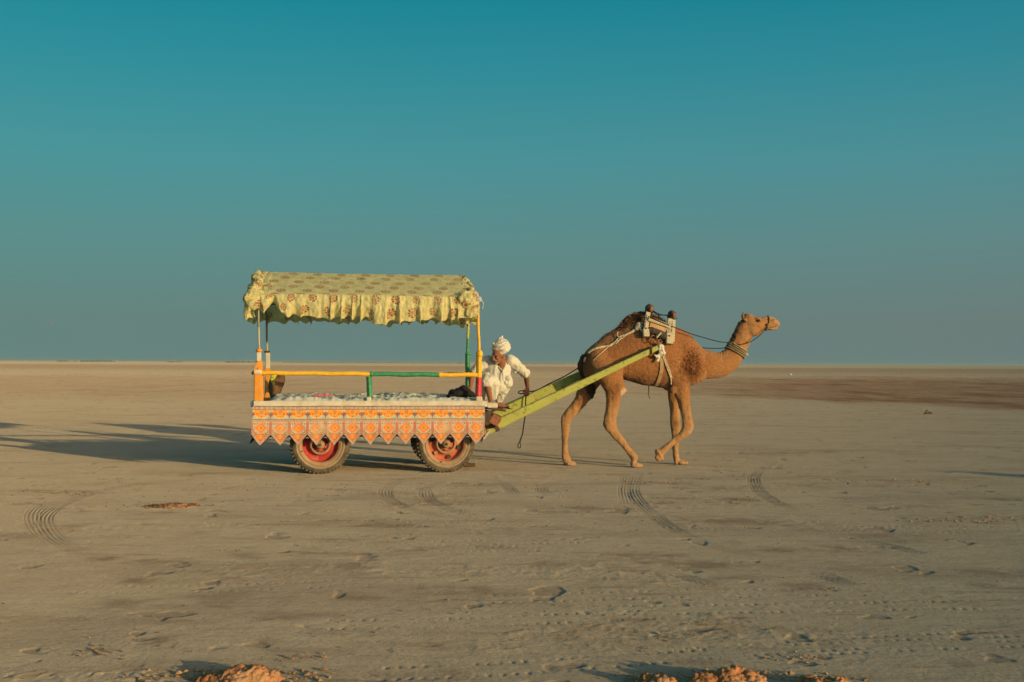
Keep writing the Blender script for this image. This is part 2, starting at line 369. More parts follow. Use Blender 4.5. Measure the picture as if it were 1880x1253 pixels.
def ground_height(X, Y, dX, dY):
    Z = np.zeros_like(X)
    wob = n2(X*.5, Y*.5)
    for lam, amp, st in ((2.3, .006, 1.), (.9, .0028, 1.), (.42, .0012, 1.15), (.19, .0012, 1.5), (.085, .0010, 1.5), (.04, .0007, 1.2), (.022, .0005, 1.)):
        res = np.maximum(dX*1.0, dY*.8); w = sst(1.6, 3.2, lam/res)
        n = n2(X/lam/st+31.7*lam+wob*.5, Y/lam*1.0+7.1)
        if lam < .5: n = n*(.55+1.2*np.clip(n2(X*.8+5*lam, Y*1.3+lam*91), 0, 1))
        Z += amp*n*w
    # drag lines left by traffic, running across the view
    for lam, amp in ((.30, .0022), (.12, .0014)):
        w = sst(1.6, 3.2, lam/np.maximum(dX*.2, dY)); Z += amp*n2(X*.35+3, (Y-.06*X)/lam)*w*(.3+np.clip(n2(X*.3+9, Y*.5), 0, 1)*1.5)
    # broken crust: scattered patches of small lumps
    pm = sst(.28, .55, n2(X*.55+40, Y*1.1+12)+.35*n2(X*2.1, Y*3.3)); lump = np.maximum(n2(X*9+3, Y*9), 0)+.6*np.maximum(n2(X*21, Y*21+5), 0)
    Z += pm*lump*.0055*sst(1.2, 2.5, .12/np.maximum(dX, dY))
    hole = sst(.60, .72, n2(X*2.3+77, Y*2.9+31)+.25*n2(X*9, Y*9)); Z -= hole*.006*sst(1.2, 2.5, .3/np.maximum(dX, dY))
    return Z, pm, hole
def track_stain(X, Y):
    A = np.zeros_like(X)
    for T in TRACKS:
        P = smooth_path([G(*p)[:2] for p in T], 5); lo = P.min(0)-.4; hi = P.max(0)+.4; m = (X > lo[0]) & (X < hi[0]) & (Y > lo[1]) & (Y < hi[1])
        if not m.any(): continue
        d, s, sd_, tot = dist_poly(X[m], Y[m], P); rib = .45+.55*(.5+.5*np.cos(d*sd_/.036*2*np.pi))
        A[m] = np.maximum(A[m], sst(.095, .06, d)*rib*np.sin(np.clip(s/tot, 0, 1)*np.pi)**.4*np.clip(.55+.5*n2(X[m]*2.3, Y[m]*2.3), .2, .9)*.62)
    return A
def track_cut(X, Y):
    Z = np.zeros_like(X)
    for T in TRACKS:
        P = smooth_path([G(*p)[:2] for p in T], 5); lo = P.min(0)-.4; hi = P.max(0)+.4
        m = (X > lo[0]) & (X < hi[0]) & (Y > lo[1]) & (Y < hi[1])
        if not m.any(): continue
        d, s, sd_, tot = dist_poly(X[m], Y[m], P); q = d*sd_; fade = np.sin(np.clip(s/tot, 0, 1)*np.pi)**.7*np.clip(.80+.8*n2(X[m]*1.7, Y[m]*1.7), .45, 1.1)
        rib = (.5+.5*np.cos(q/.036*2*np.pi))**1.5; band = sst(.080, .066, d)
        zig = .5+.5*np.cos(s/.07*2*np.pi+q*25)
        Z[m] += -(.0006+.0062*rib*(.6+.4*zig))*band*fade
    for T in LUGS:
        P = np.array([G(*p)[:2] for p in T]); P = smooth_path(P, 6); lo = P.min(0)-.3; hi = P.max(0)+.3
        m = (X > lo[0]) & (X < hi[0]) & (Y > lo[1]) & (Y < hi[1])
        if not m.any(): continue
        d, s, sd_, tot = dist_poly(X[m], Y[m], P); q = d*sd_; vis = sst(-.45, .1, n2(s*.9+T[0][1], s*0+T[0][0]*.1))
        for off, ph in ((-.10, 0), (.10, .5)):
            k = (s/.062+ph) % 1-.5; Z[m] += -.0048*np.clip(.6+1.4*n2(X[m]*6, Y[m]*6), .1, 1.2)*np.exp(-(k*.062/.011)**2-((q-off)/.020)**2)*vis
        Z[m] += -.0005*sst(.15, .12, d)*vis
    return Z
def make_ground():
    nr, nc = 700, 1240
    y = 1/np.linspace(1/4.5, 1/420., nr)
    s = np.linspace(-1, 1, nc)*.50
    X = y[:, None]*s[None, :]; Y = np.repeat(y[:, None], nc, 1)
    dY = np.gradient(y)[:, None]*np.ones_like(X); dX = Y*(s[1]-s[0])
    Z, pm, hole = ground_height(X, Y, dX, dY); Z += track_cut(X, Y)
    big = sst(.2, .8, n2(X*.012+4, Y*.006)); Z -= .002*big
    # settle the contact area of tyres and feet, and feather to zero far away
    Z *= sst(300, 60, Y)*.9+.1
    o = mesh('ground', grid(np.stack([X, Y, Z], -1)), None, world=True)
    # ground colour (loose orange earth where the crust is broken, damp brown in hollows), with distant haze painted in
    orange = pm*sst(.0, .5, n2(X*.8+60, Y*1.2)+.15)*.35*sst(-.2, .3, n2(X*4, Y*5))
    hollow = hole*.5
    R3 = np.random.default_rng(21); sp = [(1330, 955, 90, 7, .8), (1420, 962, 110, 6, .6), (1240, 1037, 150, 8, .8), (1130, 1042, 60, 5, .5), (1515, 1007, 45, 6, 1), (1600, 985, 70, 5, .6), (1780, 1052, 160, 6, .6), (1500, 1062, 60, 5, .5), (1320, 1062, 90, 6, .5), (1190, 888, 70, 3, .8), (1210, 922, 25, 3, .9),
        (1350, 918, 60, 4, .8), (1060, 932, 70, 3, .6), (960, 940, 90, 4, .5), (900, 905, 60, 3, .4), (830, 1085, 130, 9, .6), (420, 1100, 120, 10, .5), (260, 1066, 45, 6, .9), (190, 1027, 40, 5, .9), (350, 1190, 90, 10, .5), (700, 1160, 150, 8, .4), (560, 1195, 90, 7, .4), (1440, 832, 60, 1.5, .9), (1490, 829, 50, 1.5, .7), (1690, 882, 100, 3, .6), (1560, 890, 80, 3, .6), (130, 903, 80, 3, .6), (100, 1010, 60, 5, .4)]
    for _ in range(110):
        y_ = 870+370*R3.random()**1.3; k_ = (y_-660)/400; sp.append((R3.uniform(-20, 1900), y_, R3.uniform(12, 110)*k_**.5, R3.uniform(2, 9)*k_, R3.uniform(.2, .75)))
    hollow = np.maximum(hollow, track_stain(X, Y))
    wn_ = .5+.9*n2(X*3.1, Y*3.1)+.6*n2(X*9, Y*9)
    for x_, y_, sx_, sy_, a_ in sp:
        c_ = G(x_, y_); rx_ = sx_/F_PX*c_[1]; ry_ = sy_*c_[1]**2/(F_PX*EYE); m = (np.abs(X-c_[0]) < 2.2*rx_) & (np.abs(Y-c_[1]) < 2.2*ry_)
        if m.any():
            g_2 = np.exp(-((X[m]-c_[0])/rx_)**2-((Y[m]-c_[1])/ry_)**2); hollow[m] = np.maximum(hollow[m], a_*np.clip(g_2*1.5*np.clip(wn_[m], 0, 1.2), 0, 1))
    streak_haze = sst(.15, .6, n2(X*.35+21, Y*1.1+3)+.4*n2(X*1.5, Y*4.))*.6
    streak_haze = np.maximum(streak_haze, 1.5*sst(24, 8, F_PX*EYE/np.maximum(Y, 1)))  # far ground toned down in colour, painted in place of distance haze
    # rough red-brown field in the mid distance on the right, paler bands on the left
    jig = n2(X*.06, Y*.045)+.4*n2(X*.3, Y*.2)
    ang = X/np.maximum(Y, 1); iy = F_PX*EYE/np.maximum(Y, 1)   # angular drop below the horizon
    jig = jig+.5*n2(X*.9, Y*.35)
    r_ = sst(49+92*ang+jig*7, 36+92*ang+jig*7, iy)*sst(19, 33, iy+jig*5)*sst(-.02, .30, ang+jig*.06)
    r_ = np.maximum(r_, .30*sst(80, 55, iy)*sst(24, 34, iy+jig*3)*sst(.1, -.25, ang+jig*.06)); r_ = np.maximum(r_, .25*sst(5, 8, iy)*sst(17, 12, iy))
    o_ = o; a = np.stack([orange, hollow, streak_haze, r_], -1).reshape(-1, 4)
    at = o.data.attributes.new('soil_haze', 'FLOAT_COLOR', 'POINT'); at.data.foreach_set('color', a.ravel())
    return o
def ground_material():
    m = bpy.data.materials.new('dry_salt_mud'); m.use_nodes = True; t = m.node_tree; N = t.nodes; K = t.links; b = N['Principled BSDF']
    b.inputs['Roughness'].default_value = 1; b.inputs['Specular IOR Level'].default_value = 0; b.inputs['Diffuse Roughness'].default_value = 1
    g = N.new('ShaderNodeNewGeometry'); at = N.new('ShaderNodeAttribute'); at.attribute_name = 'soil_haze'; sp = N.new('ShaderNodeSeparateColor'); K.new(at.outputs['Color'], sp.inputs[0])
    def noise(scale, det, sx=1, sy=1, rough=.6):
        mp = N.new('ShaderNodeMapping'); mp.inputs['Scale'].default_value = (sx, sy, 1); K.new(g.outputs['Position'], mp.inputs[0])
        n = N.new('ShaderNodeTexNoise'); n.inputs['Scale'].default_value = scale; n.inputs['Detail'].default_value = det; n.inputs['Roughness'].default_value = rough; K.new(mp.outputs[0], n.inputs[0]); return n.outputs[0]
    def mr(s, a, b_, c, d):
        n = N.new('ShaderNodeMapRange'); n.inputs[1].default_value = a; n.inputs[2].default_value = b_; n.inputs[3].default_value = c; n.inputs[4].default_value = d; K.new(s, n.inputs[0]); return n.outputs[0]
    def mix(f, a, col):
        n = N.new('ShaderNodeMix'); n.data_type = 'RGBA'
        if isinstance(f, float): n.inputs[0].default_value = f
        else: K.new(f, n.inputs[0])
        if isinstance(a, tuple): n.inputs[6].default_value = (*a, 1)
        else: K.new(a, n.inputs[6])
        n.inputs[7].default_value = (*col, 1); return n.outputs[2]
    c = mix(mr(noise(.05, 5, 1, .35), .38, .62, 0, 1), GC[0], GC[1])
    c = mix(mr(noise(.9, 9, .6, 1.5, .7), .42, .68, 0, .55), c, GC[2])
    c = mix(mr(noise(5, 6, .7, 1.6, .7), .45, .75, 0, .5), c, GC[3])
    c = mix(mr(noise(1.6, 9, .4, 2.6, .75), .55, .68, 0, .55), c, GC[4])
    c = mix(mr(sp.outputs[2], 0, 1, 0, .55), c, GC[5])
    c = mix(mr(sp.outputs[0], 0, 1, 0, .9), c, (.27, .165, .085))
    c = mix(mr(sp.outputs[1], 0, 1, 0, .75), c, (.155, .10, .070))
    c = mix(mr(noise(30, 5, .8, 1.3, .8), .50, .72, 0, .45), c, (.18, .145, .105))
    c = mix(mr(noise(14, 6, .35, 2.2, .75), .54, .70, 0, .40), c, (.40, .36, .29))
    c = mix(mr(noise(2.6, 8, .32, 2.4, .72), .57, .68, 0, .62), c, (.175, .125, .085))
    c = mix(mr(noise(9, 7, .45, 1.9, .8), .60, .70, 0, .65), c, (.15, .105, .07))
    c = mix(mr(noise(70, 3, 1, 1, .7), .62, .72, 0, .45), c, (.13, .10, .075))
    rr = N.new('ShaderNodeMath'); rr.operation = 'MULTIPLY'; K.new(at.outputs['Alpha'], rr.inputs[0]); K.new(mr(noise(.9, 12, .7, .5, .85), .38, .60, .25, 1.), rr.inputs[1])
    c = mix(rr.outputs[0], c, GC[6])
    rq = N.new('ShaderNodeMath'); rq.operation = 'MULTIPLY'; K.new(at.outputs['Alpha'], rq.inputs[0]); K.new(mr(noise(.35, 9, .9, .35, .8), .47, .60, 0, .8), rq.inputs[1]); c = mix(rq.outputs[0], c, (.15, .085, .05))
    rz_ = N.new('ShaderNodeMath'); rz_.operation = 'MULTIPLY'; K.new(at.outputs['Alpha'], rz_.inputs[0]); K.new(mr(noise(.28, 9, .8, .3, .8), .53, .62, 0, .6), rz_.inputs[1]); c = mix(rz_.outputs[0], c, GC[5])
    n1 = noise(38, 6, 1, 1, .75); n0 = noise(7, 6, .6, 1.4, .7)
    bp = N.new('ShaderNodeBump'); bp.inputs['Strength'].default_value = .8; bp.inputs['Distance'].default_value = .008; K.new(n1, bp.inputs['Height'])
    b2 = N.new('ShaderNodeBump'); b2.inputs['Strength'].default_value = .6; b2.inputs['Distance'].default_value = .03; K.new(n0, b2.inputs['Height']); K.new(bp.outputs[0], b2.inputs['Normal'])
    K.new(b2.outputs[0], b.inputs['Normal']); K.new(c, b.inputs['Base Color']); return m
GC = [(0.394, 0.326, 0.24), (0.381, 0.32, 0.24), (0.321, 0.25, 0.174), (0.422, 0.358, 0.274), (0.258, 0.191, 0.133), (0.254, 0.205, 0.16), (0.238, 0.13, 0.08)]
gm = ground_material()
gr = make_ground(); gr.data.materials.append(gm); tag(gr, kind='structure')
Pl = np.array([[[x, y, -.035] for x in np.linspace(-9000, 9000, 30)] for y in np.linspace(-3400, 14400, 30)])
pl = mesh('plain', grid(Pl), gm, world=True); tag(pl, kind='structure')
at = pl.data.attributes.new('soil_haze', 'FLOAT_COLOR', 'POINT'); at.data.foreach_set('color', np.zeros(len(pl.data.vertices)*4))

# thin evening haze lying over the plain
hz = mesh('haze', box((0, 5500, 2.5), (19000, 19000, 7.5)), None, world=True, smooth=False); tag(hz, kind='stuff')
hm = bpy.data.materials.new('evening_haze'); hm.use_nodes = True; ht = hm.node_tree; ht.nodes.remove(ht.nodes['Principled BSDF'])
hv = ht.nodes.new('ShaderNodeVolumePrincipled'); hv.inputs['Density'].default_value = .00022; hv.inputs['Color'].default_value = (.42, .60, .64, 1); hv.inputs['Anisotropy'].default_value = 0
ht.links.new(hv.outputs[0], ht.nodes['Material Output'].inputs['Volume']); hz.data.materials.append(hm)

# ================================================================== CART
DECK = .94
cart = thing('camel_cart', 'decorated four wheeled wooden cart with yellow ruffled canopy and printed orange side cloth', 'cart', (-.2, .65, 0))
# -- deck and frame
mesh('deck', box((-.19, .65, .875), (2.93, 1.40, .05), bev=.01), 'white_wood', cart)
for v in (-.075, 1.375):
    mesh('side_plank', box((-.19, v, .905), (2.955, .045, .085), bev=.008), 'white_wood', cart, smooth=False)
mesh('end_plank', box((1.31, .65, .905), (.05, 1.49, .075), bev=.008), 'white_wood', cart, smooth=False)
mesh('end_plank', box((-1.685, .65, .905), (.04, 1.40, .075), bev=.008), 'white_wood', cart, smooth=False)
mesh('step_block', box((1.41, .05, .885), (.14, .16, .07), bev=.01), 'white_wood', cart, smooth=False)
for v in (.22, 1.08): mesh('chassis_beam', box((-.15, v, .78), (2.95, .09, .13), bev=.01), 'lime', cart, smooth=False)
for u in (-.826, .802):
    mesh('axle', tube([(u, -.02, .378), (u, 1.32, .378)], .038, 12), 'iron', cart)
    for v in (.22, 1.08):
        mesh('leaf_spring', join([beam((u-.42+.05*i, v, .60-.018*i), (u+.42-.05*i, v, .60-.018*i), .06, .016) for i in range(4)]), 'iron', cart, smooth=False)
        mesh('spring_bracket', box((u, v, .47), (.12, .08, .19), bev=.01), 'iron', cart, smooth=False)
        mesh('hanger', box((u-.38, v, .66), (.05, .06, .14), bev=.01), 'iron', cart, smooth=False); mesh('hanger', box((u+.38, v, .66), (.05, .06, .14), bev=.01), 'iron', cart, smooth=False)
# square front bolster whose tilted end shows at the front corner
bp_ = L(905, 772, .0)
mesh('front_bolster', box((bp_[0]-.015, .55, bp_[2]+.01), (.20, 1.14, .185), rot=rot_y(rad(-24)), bev=.012), 'iron', cart, smooth=False)
mesh('bolster_plate', box((bp_[0]-.085, -.02, bp_[2]+.03), (.13, .10, .17), rot=rot_y(rad(25)), bev=.01), 'iron', cart, smooth=False)
mesh('bolster_end', box((bp_[0]+.02, -.05, bp_[2]+.005), (.135, .06, .135), rot=rot_y(rad(-30)), bev=.01), 'rust', cart, smooth=False)
mesh('prop_stick', beam(L(888, 806, .1), L(899, 791, .1), .02, .028), 'saddle_wood', cart, smooth=False)
mesh('parking_stand', join([beam((1.02, .75, .03), (1.28, .75, .03), .05, .045), beam((1.08, .75, .05), (1.0, .75, .75), .035, .04), beam((1.20, .75, .04), (1.08, .75, .16), .02, .03)]), 'dark_wood', cart, smooth=False)

# -- wheels
def wheel(u, v, kind, face):
    s = -1 if face else 1      # outer face towards -v for near wheels
    R, cz = .386, .381
    mt = 'rim_red' if kind == 0 else 'rim_red2'
    pr = [(.0, -.0), (.05, -.0), (.12, -.0), (.125, .03), (.21, .055), (.225, .03), (.235, -.01), (.262, -.02), (.272, -.022), (.276, .03), (.272, .17)]
    pr = [(r_, y*(-s) if s > 0 else y) for r_, y in pr]
    w = mesh('wheel', lathe([(r_, y+.03*(1 if s < 0 else -1)) for r_, y in pr], 64, u, v, cz), mt, cart)
    sg = 1 if s < 0 else -1
    mesh('rim_band', lathe([(.228, sg*.026), (.234, sg*.010), (.262, sg*.003), (.276, -sg*.004), (.278, sg*.008)], 64, u, v-sg*.006, cz), 'rim_tan', w)
    mesh('rim_ring', lathe([(.105, sg*.018), (.112, sg*.012), (.128, sg*.012), (.136, sg*.030)], 48, u, v-sg*.004, cz), 'rim_tan', w)
    prof = [(.266, .012), (.285, -.004), (.315, -.012), (.345, -.006), (.368, .014), (.381, .035)]
    prof = prof+[(.386, .06), (.386, .14)]+[(r_, .20-y) for r_, y in prof[::-1]]
    V, F = lathe([(r_, sg*y) for r_, y in prof], 80, u, v, cz)
    V[:, 2] = np.maximum(V[:, 2], .004); ty = mesh('tyre', (V, F), 'rubber', w)
    mesh('sidewall', lathe([(.270, sg*.002), (.285, -sg*.010), (.300, -sg*.017), (.312, -sg*.017), (.316, -sg*.008)], 80, u, v, cz), 'wall', w)
    parts = []; n = 46
    for k in range(n):
        a = 2*math.pi*k/n
        for side, c0 in ((0, .024), (1, .176)):
            a2 = a+(side*math.pi/n); ca, sa = math.cos(a2), math.sin(a2); rm = np.array([[ca, 0, -sa], [0, 1, 0], [sa, 0, ca]])
            V, F = box((.362, 0, 0), (.042, .052, .024), bev=.004); V = V@rm.T; parts.append((V+[u, v+sg*(.0+c0+(.012 if side == 0 else -.012)), cz], F))
        ca, sa = math.cos(a+.04), math.sin(a+.04); rm = np.array([[ca, 0, -sa], [0, 1, 0], [sa, 0, ca]]); V, F = box((.384, 0, 0), (.014, .05, .03)); V = V@rm.T; parts.append((V+[u, v+sg*.1, cz], F))
    V, F = join(parts); V[:, 2] = np.maximum(V[:, 2], .002); tag(mesh('tread_lugs', (V, F), 'tread', w, smooth=False), kind='stuff')
    mesh('hub', lathe([(0, -.075), (.03, -.075), (.042, -.07), (.046, -.055), (.056, -.05), (.058, .0), (.06, .03)] if sg > 0 else [(0, .075), (.03, .075), (.042, .07), (.046, .055), (.056, .05), (.058, 0), (.06, -.03)], 32, u, v, cz), 'rim_tan', w)
    mesh('hub_nut', lathe([(0, -sg*.092), (.016, -sg*.092), (.019, -sg*.088), (.02, -sg*.07)], 6, u, v, cz), 'iron', w, smooth=False)
    for k in range(6):
        a = 2*math.pi*(k+.3)/6; mesh('lug_nut', lathe([(0, sg*.0), (.010, sg*.0), (.012, sg*.004), (.012, sg*.03)], 6, u+.085*math.cos(a), v, cz+.085*math.sin(a)), 'iron', w, smooth=False)
        if kind: mesh('rim_hole', lathe([(0, sg*.044), (.02, sg*.044), (.027, sg*.040), (.028, sg*.060)], 16, u+.178*math.cos(a+.45), v, cz+.178*math.sin(a+.45)), 'rim_tan' if k == 3 else 'iron', w)
    mesh('valve', tube([(u+.235*math.cos(rad(200 if kind == 0 else 255)), v+sg*.01, cz+.235*math.sin(rad(200 if kind == 0 else 255))), (u+.25*math.cos(rad(200 if kind == 0 else 255)), v-sg*.02, cz+.25*math.sin(rad(200 if kind == 0 else 255)))], .006, 8), 'iron', w)
wheel(-.826, .0, 0, True); wheel(.802, .0, 1, True); wheel(-.826, 1.30, 0, False); wheel(.802, 1.30, 1, False)

# -- printed side cloth
PER = .2335; WPX = 1/141.
def skirt_print(u, w, un):
    """u metres along, w px-equivalents below the top edge (71 at the tips)"""
    P = PER/WPX; ph = ((u/PER) % 1-.5)*P; k = np.floor(u/PER); ax = np.abs(ph); n = u.shape
    cream = np.array([.34, .285, .20]); col = np.ones(n+(3,))*cream
    def put(mask, c, a=1.): col[mask] = col[mask]*(1-a)+np.array(c)*a
    OR = (.49, .205, .036); DO = (.36, .085, .03); RD = (.36, .055, .028); PK = (.36, .18, .12); DK = (.05, .03, .035); GN = (.09, .11, .04); GY = (.27, .28, .235)
    fine = (u/WPX)
    def ticks(w0, w1, per, duty):   # tiny woven marks
        t = (fine/per) % 1; return (w > w0) & (w < w1) & (t < duty)
    put(w < 1.2, DK); put((w >= 1.2) & (w < 6.2), (.33, .235, .18))
    wm = (w > 2.2) & (w < 5.2); t8 = (fine/8.6) % 1; put(wm & (((t8 > .1) & (t8 < .19)) | ((t8 > .3) & (t8 < .5) & (np.abs(w-3.7) > .6)) | ((t8 > .62) & (t8 < .70))), DK, .75)
    put((w > 6.2) & (w < 7.2), DK, .8)
    band = (w >= 7.2) & (w < 23.5); put(band, GY)
    sc = band & ((w-7.2) < 15.2*np.sqrt(np.clip(1-(ax/14.8)**2.4, 0, 1))); put(sc, OR)
    sc2 = sc & ((w-7.2) > 14.0*np.sqrt(np.clip(1-(ax/13.7)**2.4, 0, 1))); put(sc2, (.48, .33, .15))
    r = np.hypot(ax, w-11.2); th = np.arctan2(w-11.2, ph); put(sc & (r < 3.2+.5*np.cos(th*8)), (.24, .10, .10), .8); put(sc & (r < 1.3), OR)
    r = np.hypot(ax-7.2, w-14.3); put(sc & (r < 2.1), DO, .8); r = np.hypot(ax-4.2, w-18.2); put(sc & (r < 1.0), (.2, .15, .05), .7); r = np.hypot(ax, w-19.5); put(sc & (r < 1.2), GN, .8); r = np.hypot(ax-10.3, w-11.0); put(sc & (r < .9), DO)
    bx = P/2-ax   # distance from the panel boundary
    pl_ = band & (w > 11) & (w < 22.5); put(pl_ & (bx < .8), (.10, .07, .04), .9)
    for q in (14.0, 16.5, 19.0): put(pl_ & (np.abs((w-q)+bx*.8) < 1.1) & (bx < 2.2+(q-12)*.55) & (bx > .3), (.30, .06, .045) if q != 16.5 else DK, .85)
    put(band & (np.hypot(bx, w-11.2) < .9), GN, .8)
    put((w > 23.5) & (w < 24.5), DK, .9)
    st = (w >= 24.5) & (w < 28.8); put(st, (.31, .22, .165)); t6 = (fine/5.6) % 1; put(st & (w > 25.3) & (w < 28) & (((t6 > .1) & (t6 < .25)) | ((t6 > .42) & (t6 < .68) & (np.abs(w-26.7) > .55))), (.20, .07, .06), .75)
    pn = (w >= 28.8) & (w < 50.2); put(pn, (.37, .31, .225))
    d = ax+np.abs(w-39.5)
    put(pn & (d < 12.4), (.24, .11, .07)); put(pn & (d < 11.2), (.42, .26, .17)); put(pn & (d < 9.6), RD if False else (.47, .095, .03)); put(pn & (d < 6.8), (.50, .17, .05)); put(pn & (d < 5.9), OR)
    r = np.hypot(ax, w-39.5); th = np.arctan2(w-39.5, ph); put(pn & (r < 2.6*np.abs(np.cos(th*3))**.5), GN, .9); put(pn & (r < .8), (.45, .2, .05))
    for cx, cy, c in ((11.0, 32.0, (.16, .07, .06)), (11.2, 47.0, (.13, .10, .06)), (8.0, 48.6, (.13, .10, .06)), (12.2, 43.6, (.30, .10, .06)), (6.5, 31.0, (.30, .10, .06))): put(pn & (np.abs(ax-cx)+np.abs(w-cy) < 2.1) , c, .85)
    put(pn & (np.abs(d-14.5) < .45) & (ax < 13), (.33, .17, .12), .7)
    vb = pn & (bx < 2.9); put(vb, (.33, .13, .085)); put(vb & (np.abs(bx-2.6) < .4), (.22, .10, .09), .8); put(vb & (bx+np.abs(((w-30)/4.6) % 1-.5)*4.2 < 1.5), (.32, .07, .04), .85); 
    put((w >= 49.8) & (w < 51.2), (.14, .10, .06), .9)
    tz = w >= 51.2; put(tz, (.33, .13, .05))
    q = ax*(20/(P/2))+ (w-51.2); # chevron coordinate
    put(tz & (np.abs(q-16.6) < .9), (.30, .075, .03), .85); put(tz & (q < 12.4), (.44, .155, .035)); put(tz & (np.abs(q-12.6) < .9), (.25, .06, .03)); put(tz & (q < 7.5), (.38, .095, .035), .8); put(tz & (q < 4.2) , (.44, .20, .06), .8)
    put(tz & (np.abs(q-9.8) < .8) & (((fine/2.4) % 1) < .5), (.20, .04, .02), .9); put(tz & (w > 60) & (ax < 1.2), (.14, .09, .03), .8); put(tz & (np.hypot(ax, w-56.2) < 2.), OR, .7)
    put(tz & (q > 13.4) & (q < 15.6), (.36, .29, .20), .8); put(tz & (q > 14) & (q < 18.5) & (((fine/2.8) % 1) < .42), (.24, .055, .03), .7)
    put((w >= 50.2) & (bx < 3) & (w < 55), (.42, .22, .16), .6)
    put((q > 17.6) & tz, (.38, .33, .25)); put((q > 18.9) & tz, (.04, .035, .075))
    # two washed-out panels, stained with dust
    for kk in (3, 10):
        b_ = np.exp(-((u/PER-kk-.75)/.33)**2-((w-40)/8.5)**2); a = np.clip(b_*1.1, 0, .85)[..., None]; col[:] = col*(1-a)+np.array([.34, .25, .15])*a
    for kk in (1,): a = (np.exp(-((u/PER-kk-.5)/.5)**2-((w-40)/13)**2)*.35)[..., None]; col[:] = col*(1-a)+np.array([.36, .25, .15])*a
    return col
def skirt(name, umin, n_per, place, cols, rows=118, backing=True):
    s = np.linspace(0, n_per*PER, cols); tip = 71-19.*np.abs(((s/PER) % 1)-.5)*2+1.6*n2(np.floor(s/PER)*1.37+.5, s*0+.3)*(1-np.abs(((s/PER) % 1)-.5)*2)
    t = np.linspace(0, 1, rows)[:, None]; Wp = t*tip[None, :]
    S = np.repeat(s[None, :], rows, 0)
    o = mesh(name, grid(place(S, Wp*WPX)), 'print_cloth', cart); attr(o, 'print', skirt_print(S, Wp, n_per).reshape(-1, 3))
    if backing:
        c2 = cols//4; s = np.linspace(0, n_per*PER, c2); a = np.abs(((s/PER) % 1)-.5)*2; e2 = 71.0-14.5*(1-(1-a)**2)**.9
        t = np.linspace(.6, 1, 12)[:, None]; P2 = place(np.repeat(s[None, :], 12, 0), t*e2[None, :]*WPX); P2[..., 1 if name == 'side_cloth' else 0] += .014 if place is near_place or name != 'side_cloth' else -.014
        mesh('cloth_lining', grid(P2), 'navy', o)
        P3 = []
        for k in range(int(round(n_per))-0):
            sc_ = (k+1)*PER
            if sc_ > n_per*PER-.05: break
            q = place(np.array([[sc_-.018, sc_, sc_+.018]]), np.array([[57.8, 56.4, 57.8]])*WPX)[0]; P3.append(tube(q+[0, .006, 0], .0035, 6))
        if name == 'side_cloth' and place is near_place:
            for p3 in P3: mesh('hem_cord', p3, 'white_cloth', o)
    return o
U0 = -1.672
def fold(S, w, seed, amp=1.):
    return amp*(.010*n2(S*2.2+seed, w*1.0)+.007*n2(S*6+seed, w*2)*sst(0, .3, w)+.010*np.sin(S/PER*2*np.pi+.6)*sst(.15, .5, w)+.004*n2(S*16, w*9+seed))
def near_place(S, w):
    sag = .006*np.sin(S*9)+.006*n2(S*1.4, S*0)
    flare = sst(.35, 0, S)*w*.10-sst(2.85, 3.04, S)*w*.04
    u = U0+S*.978-flare*.5+.004*n2(S*5, w*6); z = .885-w-.012*np.abs(n2(S*1.1+7, S*0+2))+sag*0
    return np.stack([u, -.108-fold(S, w, 3)-w*.02, z], -1)
skirt('side_cloth', U0, 13, near_place, 1150)
skirt('side_cloth', U0, 13, lambda S, w: np.stack([U0+S*.978, 1.408+fold(S, w, 9), .885-w], -1), 500, 60)
skirt('end_cloth', 0, 6, lambda S, w: np.stack([-1.640-np.clip(w-.30, 0, 1)**2*2.3-fold(S, w, 5, 1.0)*sst(.25, .4, w), -.10+S*1.075, .885-w*1.0], -1), 300, 70)
skirt('end_cloth', 0, 6, lambda S, w: np.stack([1.268+fold(S, w, 15, .5), -.10+S*1.075, .885-w], -1), 240, 60)

# -- wrapped rails and posts
def wrapped(a, b, r, m, name='rail', pitch=.035, seg=14, parent=None, wob=.006, sq=False):
    a = np.array(a, float); b = np.array(b, float); ln = np.linalg.norm(b-a); n = max(int(ln/.007), 8); t = np.linspace(0, 1, n); d = (b-a)/ln
    P = a+(b-a)*t[:, None]; ref = np.array([0, 1., 0]) if abs(d[1]) < .8 else np.array([1., 0, 0]); q = np.cross(d, ref); q /= np.linalg.norm(q); s2 = np.cross(d, q)
    P = P+q*(wob*n2(t*ln*4+a[0]*7, t*0+3.1))[:, None]+s2*(wob*n2(t*ln*4+9, t*0+a[2]*5))[:, None]
    th = np.arange(seg)*2*np.pi/seg; V = np.zeros((n, seg, 3))
    for j, x in enumerate(th):
        hel = ((t*ln/pitch + x/(2*np.pi)) % 1); rr = r*(1+.10*hel-.04+.06*n2(t*ln*30+x, t*0+j*.7+a[0]*3))
        if sq: rr = rr*(1/max(abs(math.cos(x+.785)), abs(math.sin(x+.785))))*.82
        V[:, j] = P+q*(math.cos(x)*rr)[:, None]+s2*(math.sin(x)*rr)[:, None]
    F = []
    for i in range(n-1):
        for j in range(seg): F.append((i*seg+j, i*seg+(j+1) % seg, (i+1)*seg+(j+1) % seg, (i+1)*seg+j))
    F.append(tuple(range(seg))[::-1]); F.append(tuple((n-1)*seg+np.arange(seg)))
    return mesh(name, (V.reshape(-1, 3), F), m, parent or cart)
r0, r1, r2_, r3 = L(478, 685, -.02), L(682, 687, -.02), L(808, 688.5, -.02), L(876, 689, -.02)
rl = wrapped(r0, r1, .028, 'yellow_tape'); wrapped(r1, r2_, .030, 'green_tape'); wrapped(r2_, r3, .030, 'yellow_tape')
